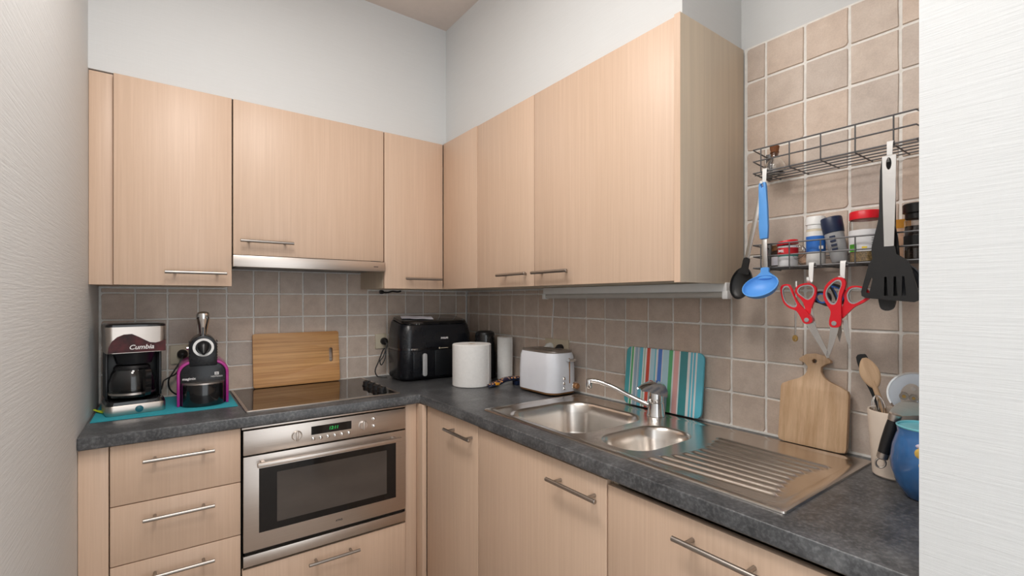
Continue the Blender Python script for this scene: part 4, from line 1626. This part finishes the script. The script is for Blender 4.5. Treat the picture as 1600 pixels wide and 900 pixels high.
scissors('red-handled scissors hanging open, beside the slotted turner', -1.966, 1.2455, .156, [
    ('handle', [lo_, lh_], -.001, .006, 'red_plastic', .0012),
    ('handle', [ro_, rh_], -.0085, -.0012, 'red_plastic', .0012),
    ('grip_lining', [grow(lh_, 1.0), grow(lh_, .86)], .000, .0055, 'grey_grip', 0),
    ('grip_lining', [grow(rh_, 1.0), grow(rh_, .86)], -.008, -.0018, 'grey_grip', 0),
    ('blade', b1_, -.0012, .0003, 'blade_steel', 0),
    ('blade', b2_, -.0030, -.0014, 'blade_steel', 0),
    ('pivot', disc(.0055), .0060, .0075, 'grey_grip', .0006)])
c = (625, 548)
ring1 = uv([(420, 365), (430, 322), (468, 304), (520, 312), (556, 330), (566, 380), (540, 436), (470, 412), (432, 398)], c)
hole1 = uv([(438, 362), (446, 334), (472, 322), (510, 328), (532, 350), (530, 390), (505, 410), (462, 398)], c)
ring2 = uv([(545, 250), (580, 240), (640, 262), (680, 310), (688, 360), (672, 400), (648, 420), (628, 440), (606, 430), (600, 380), (572, 310)], c)
hole2 = uv([(566, 262), (590, 262), (630, 282), (662, 322), (668, 360), (655, 386), (632, 396), (616, 370), (592, 310)], c)
body = uv([(540, 420), (600, 400), (640, 420), (648, 540), (640, 570), (612, 572), (600, 545)], c)
scissors('black and blue scissors hanging behind the red scissors by the slotted turner', -1.9685, 1.2535, .1395, [
    ('handle', [ring1, hole1], -.003, .002, 'black_plastic', .001),
    ('handle', [ring2, hole2], -.003, .002, 'black_plastic', .001),
    ('grip_lining', [grow(hole1, 1.0), grow(hole1, .74)], -.0026, .0024, 'blue_grip', 0),
    ('grip_lining', [grow(hole2, 1.0), grow(hole2, .78)], -.0026, .0024, 'blue_grip', 0),
    ('shank', body, -.0028, .0018, 'black_plastic', .0008),
    ('blade', uv([(606, 565), (640, 565), (648, 650), (632, 740), (612, 680)], c, 1, False), -.0012, .0004, 'blade_steel', 0)])
# brass opener behind the first scissors
t = thing('brass_key', 'small brass-ended opener hanging behind the red scissors', 'opener', M=on_right_wall(-1.872, 1.345, .1362, -1), world=False)
bm = box(B(), -.0022, .0022, -.135, .004, -.001, .001, .0004)
obj('shank', bm, 'blade_steel', t)
bm = B()
prism(bm, [[(.0065 * math.cos(2 * PI * k / 20), -.143 + .0085 * math.sin(2 * PI * k / 20)) for k in range(20)],
           [(.002 * math.cos(2 * PI * k / 12), -.146 + .002 * math.sin(2 * PI * k / 12)) for k in range(12)]], -.0015, .0015, 'z')
obj('end_ring', bm, 'brass', t)

# ------------------------------------------------------------ crock, tools in it, blue pots
CX, CY = -.108, -2.068
ck = thing('utensil_crock', 'tapered cream ceramic utensil crock with embossed script', 'crock', (CX, CY, T))
bm = B()
lathe(bm, [(0, T + .0005), (.038, T + .0005), (.041, T + .004), (.0505, T + .147), (.0495, T + .150), (.0465, T + .149), (.038, T + .010), (0, T + .008)], 40, (CX, CY, 0))
cb = obj('body', bm, 'cream_ceramic', ck)
# embossed handwriting wrapped round the front
bm = B()
scr = [(-.030, .0), (-.024, .012), (-.020, -.010), (-.027, -.022), (-.026, -.008), (-.012, .006), (-.008, -.002), (-.013, -.002), (-.006, .002), (-.002, .018), (.002, .020), (-.002, -.020), (-.006, -.024), (.002, .0), (.008, .006), (.006, -.002), (.012, .004), (.015, -.002), (.018, .006), (.021, -.002), (.026, .004), (.030, .002)]
base_a = math.atan2(cam.location.y - CY, cam.location.x - CX) + .15
pts = []
for u, v in smooth_path([(a, b_, 0) for a, b_ in scr], 4) and [(p.x, p.y) for p in smooth_path([(a, b_, 0) for a, b_ in scr], 4)]:
    z = T + .096 + v * .7
    r = .041 + (.0505 - .041) * (z - T - .004) / .143 + .0002
    a = base_a + u / r
    pts.append((CX + r * math.cos(a), CY + r * math.sin(a), z))
tube(bm, pts, .0009, 6)
obj('embossed_script', bm, 'cream_line', cb)


def leaning(name, label, cat, foot, top, build):
    foot, top = Vector(foot), Vector(top)
    zax = (top - foot).normalized()
    view = Vector((cam.location.x - top.x, cam.location.y - top.y, 0)).normalized()
    xax = view.cross(zax).normalized() * -1
    yax = zax.cross(xax)
    M_ = Matrix((xax, yax, zax)).transposed().to_4x4()
    M_.translation = foot
    t = thing(name, label, cat, M=M_, world=False)
    build(t, (top - foot).length)
    return t


def spoon_build(t, L):
    bm = B()
    tube(bm, [(0, 0, k * (L - .055) / 10) for k in range(11)], .006, 12, [.0065 - .001 * k / 10 for k in range(11)])
    obj('handle', bm, 'spoon_wood', t)
    bm = B()
    rings = []
    for k in range(13):
        q = k / 12
        wd = .0058 + .0135 * math.sin(PI * min(1, q * 1.02) ** 1.0) ** .8 if 0 < k < 12 else .0045
        z = L - .072 + .072 * q
        rings.append([Vector((wd * math.cos(2 * PI * i / 16), .0045 * math.sin(2 * PI * i / 16), z)) for i in range(16)])
    loft(bm, rings)
    obj('bowl', bm, 'spoon_wood', t)


leaning('wooden_spoon', 'wooden spoon standing in the cream crock', 'spoon', (CX + .002, CY - .020, T + .016), (CX - .004, CY + .057, 1.164), spoon_build)


def blackslice(t, L):
    bm = B()
    prism(bm, smooth_poly([(-.006, 0), (.006, 0), (.007, L * .6), (.012, L * .8), (.012, L * .97), (.006, L), (-.010, L * .985), (-.012, L * .8), (-.007, L * .6)], 3), -.0022, .0022, 'y')
    obj('blade', bm, 'black_plastic', t)


leaning('black_slice', 'black plastic spatula standing in the cream crock behind the wooden spoon', 'spatula', (CX + .026, CY - .010, T + .0135), (CX + .026, CY + .074, 1.168), blackslice)


def whisk(t, L):
    for q in range(4):
        a = PI * q / 4
        pts = []
        for k in range(21):
            s = PI * 2 * k / 20
            rr = .013 * math.sin(s / 2 * 1.0) if False else .012 * math.sin(s)
            z = L - .030 - .030 * math.cos(s)
            pts.append((rr * math.cos(a), rr * math.sin(a), z))
        obj('loop', tube(B(), pts, .0008, 6), 'chrome', t)
    obj('handle', tube(B(), [(0, 0, 0), (0, 0, L - .058)], .005, 10), 'chrome', t)


leaning('small_whisk', 'small wire whisk standing in the cream crock', 'whisk', (CX - .012, CY + .008, T + .0135), (CX - .018, CY + .029, 1.082), whisk)

# disc-bladed cutter behind the tin opener
ND = Vector((-.96, -.27, .05)).normalized()
t = thing('round_cutter', 'round pale disc-bladed cutter standing in the cream crock', 'cutter',
          M=Matrix.Translation((-.122, -2.107, 1.094)) @ axis_matrix((0, 0, 0), ND), world=False)
obj('rim', prism(B(), [disc(.049, 40), disc(.0455, 40)], -.0016, .0016, 'z'), 'chrome', t)
obj('blade', prism(B(), disc(.0454, 40), -.0008, .0008, 'z'), 'pale_blade', t)
obj('hub', prism(B(), disc(.009, 20), .0009, .004, 'z'), 'chrome', t)
# tin opener hooked over the crock
TO = Matrix.Translation((-.176, -2.086, 1.052)) @ Matrix.Rotation(R(-72), 4, 'Z') @ Matrix.Rotation(R(90), 4, 'X') @ Matrix.Rotation(R(-13), 4, 'Z')
to = thing('tin_opener', 'steel tin opener with black handle hooked over the cream crock', 'tin opener', M=TO, world=False)
bm = B()
lathe(bm, [(.0105, -.012), (.0115, -.006), (.0115, .002), (.009, .004)], 20, (0, 0, 0), Matrix.Rotation(R(-90), 4, 'X'))
obj('collar', bm, 'brushed_steel', to)
bm = B()
lathe(bm, [(.0105, .0125), (.0115, .03), (.0118, .06), (.0108, .086)], 20, (0, 0, 0), Matrix.Rotation(R(90), 4, 'X'))
obj('handle', bm, 'black_plastic', to)
bm = B()
lathe(bm, [(.0108, .0865), (.0108, .098), (.007, .101)], 20, (0, 0, 0), Matrix.Rotation(R(90), 4, 'X'))
obj('end_cap', bm, 'brushed_steel', to)
bm = B()
ring = [(.0085 * math.sin(2 * PI * k / 24), -.110 - .0105 * math.cos(2 * PI * k / 24), 0) for k in range(25)]
tube(bm, ring, .0022, 8)
obj('hanging_loop', bm, 'brushed_steel', to)
bm = B()
prism(bm, smooth_poly([(-.010, .004), (.012, .004), (.040, .018), (.050, .034), (.030, .040), (.006, .034), (-.006, .020)], 3), -.003, .001, 'z')
hd = obj('head_plate', bm, 'brushed_steel', to)
bm = B()
prism(bm, smooth_poly([(.004, .030), (.022, .032), (.030, .052), (.024, .072), (.008, .074), (-.002, .056)], 3), -.006, -.0032, 'z')
obj('upper_arm', bm, 'brushed_steel', to)
for x, y, r in ((.004, .046, .0085), (.020, .047, .0075), (.034, .046, .006)):
    bm = B()
    teeth = []
    for k in range(28):
        rr = r * (1.0 if k % 2 else .86)
        teeth.append((x + rr * math.cos(2 * PI * k / 28), y + rr * math.sin(2 * PI * k / 28)))
    prism(bm, teeth, .0012, .0050, 'z')
    g = obj('cog', bm, 'handle_steel', to)
    bm = B()
    prism(bm, [(x + p, y + q) for p, q in disc(r * .4, 12)], .0052, .0075, 'z')
    obj('axle', bm, 'brass', g)
bm = B()
prism(bm, [(.016 + p, .066 + q) for p, q in disc(.004, 14)], -.0030, .0015, 'z')
obj('rivet', bm, 'chrome', to)

# bulbous blue pot and the blue mug behind it
PX, PY = -.206, -2.150
pot = thing('blue_pot', 'bulbous blue glazed pot with turquoise inside in front of the cream crock', 'pot', (PX, PY, T))
bm = B()
prof_o = [(0, .0005), (.034, .0005), (.040, .004), (.054, .028), (.0625, .056), (.0635, .076), (.060, .104), (.054, .124), (.0515, .132), (.0530, .142)]
lathe(bm, [(r, T + z) for r, z in prof_o] + [(.0505, T + .1425), (.0490, T + .136), (.0492, T + .134)], 44, (PX, PY, 0))
pb = obj('body', bm, 'blue_glaze', pot)
bm = B()
lathe(bm, [(.0533, T + .1426), (.0540, T + .145), (.0522, T + .1465), (.0500, T + .1445), (.0485, T + .136), (.0500, T + .124), (.056, T + .105), (.059, T + .078), (.048, T + .030), (0, T + .010)], 44, (PX, PY, 0))
obj('inner_glaze', bm, 'turquoise_glaze', pot)
a = math.atan2(cam.location.y - PY, cam.location.x - PX)
for da, z, r, m_, n in ((-.22, .102, .013, 'yellow_glaze', 5), (-.14, .080, .010, 'yellow_glaze', 5), (-.22, .1155, .012, 'lilac_glaze', 4)):
    aa = a + da
    rr = .059 if z > .1 else .0625
    if z > .11:
        rr = .0555
    bm = B()
    sc = Matrix.Translation((PX + rr * math.cos(aa), PY + rr * math.sin(aa), T + z)) @ Matrix.Rotation(aa, 4, 'Z') @ Matrix.Diagonal((.35, .8, .85 if n == 5 else .4, 1))
    bmesh.ops.create_uvsphere(bm, u_segments=18, v_segments=10, radius=r, matrix=sc)
    obj('relief', bm, m_, pb)
MX, MY = -.105, -2.170
mg = thing('blue_mug', 'dark blue mug standing behind the bulbous blue pot', 'mug', (MX, MY, T))
bm = B()
lathe(bm, [(0, T + .0005), (.028, T + .0005), (.034, T + .008), (.039, T + .07), (.0395, T + .158), (.0380, T + .160), (.0360, T + .157), (.0345, T + .02), (0, T + .012)], 36, (MX, MY, 0))
obj('body', bm, 'blue_glaze', mg)
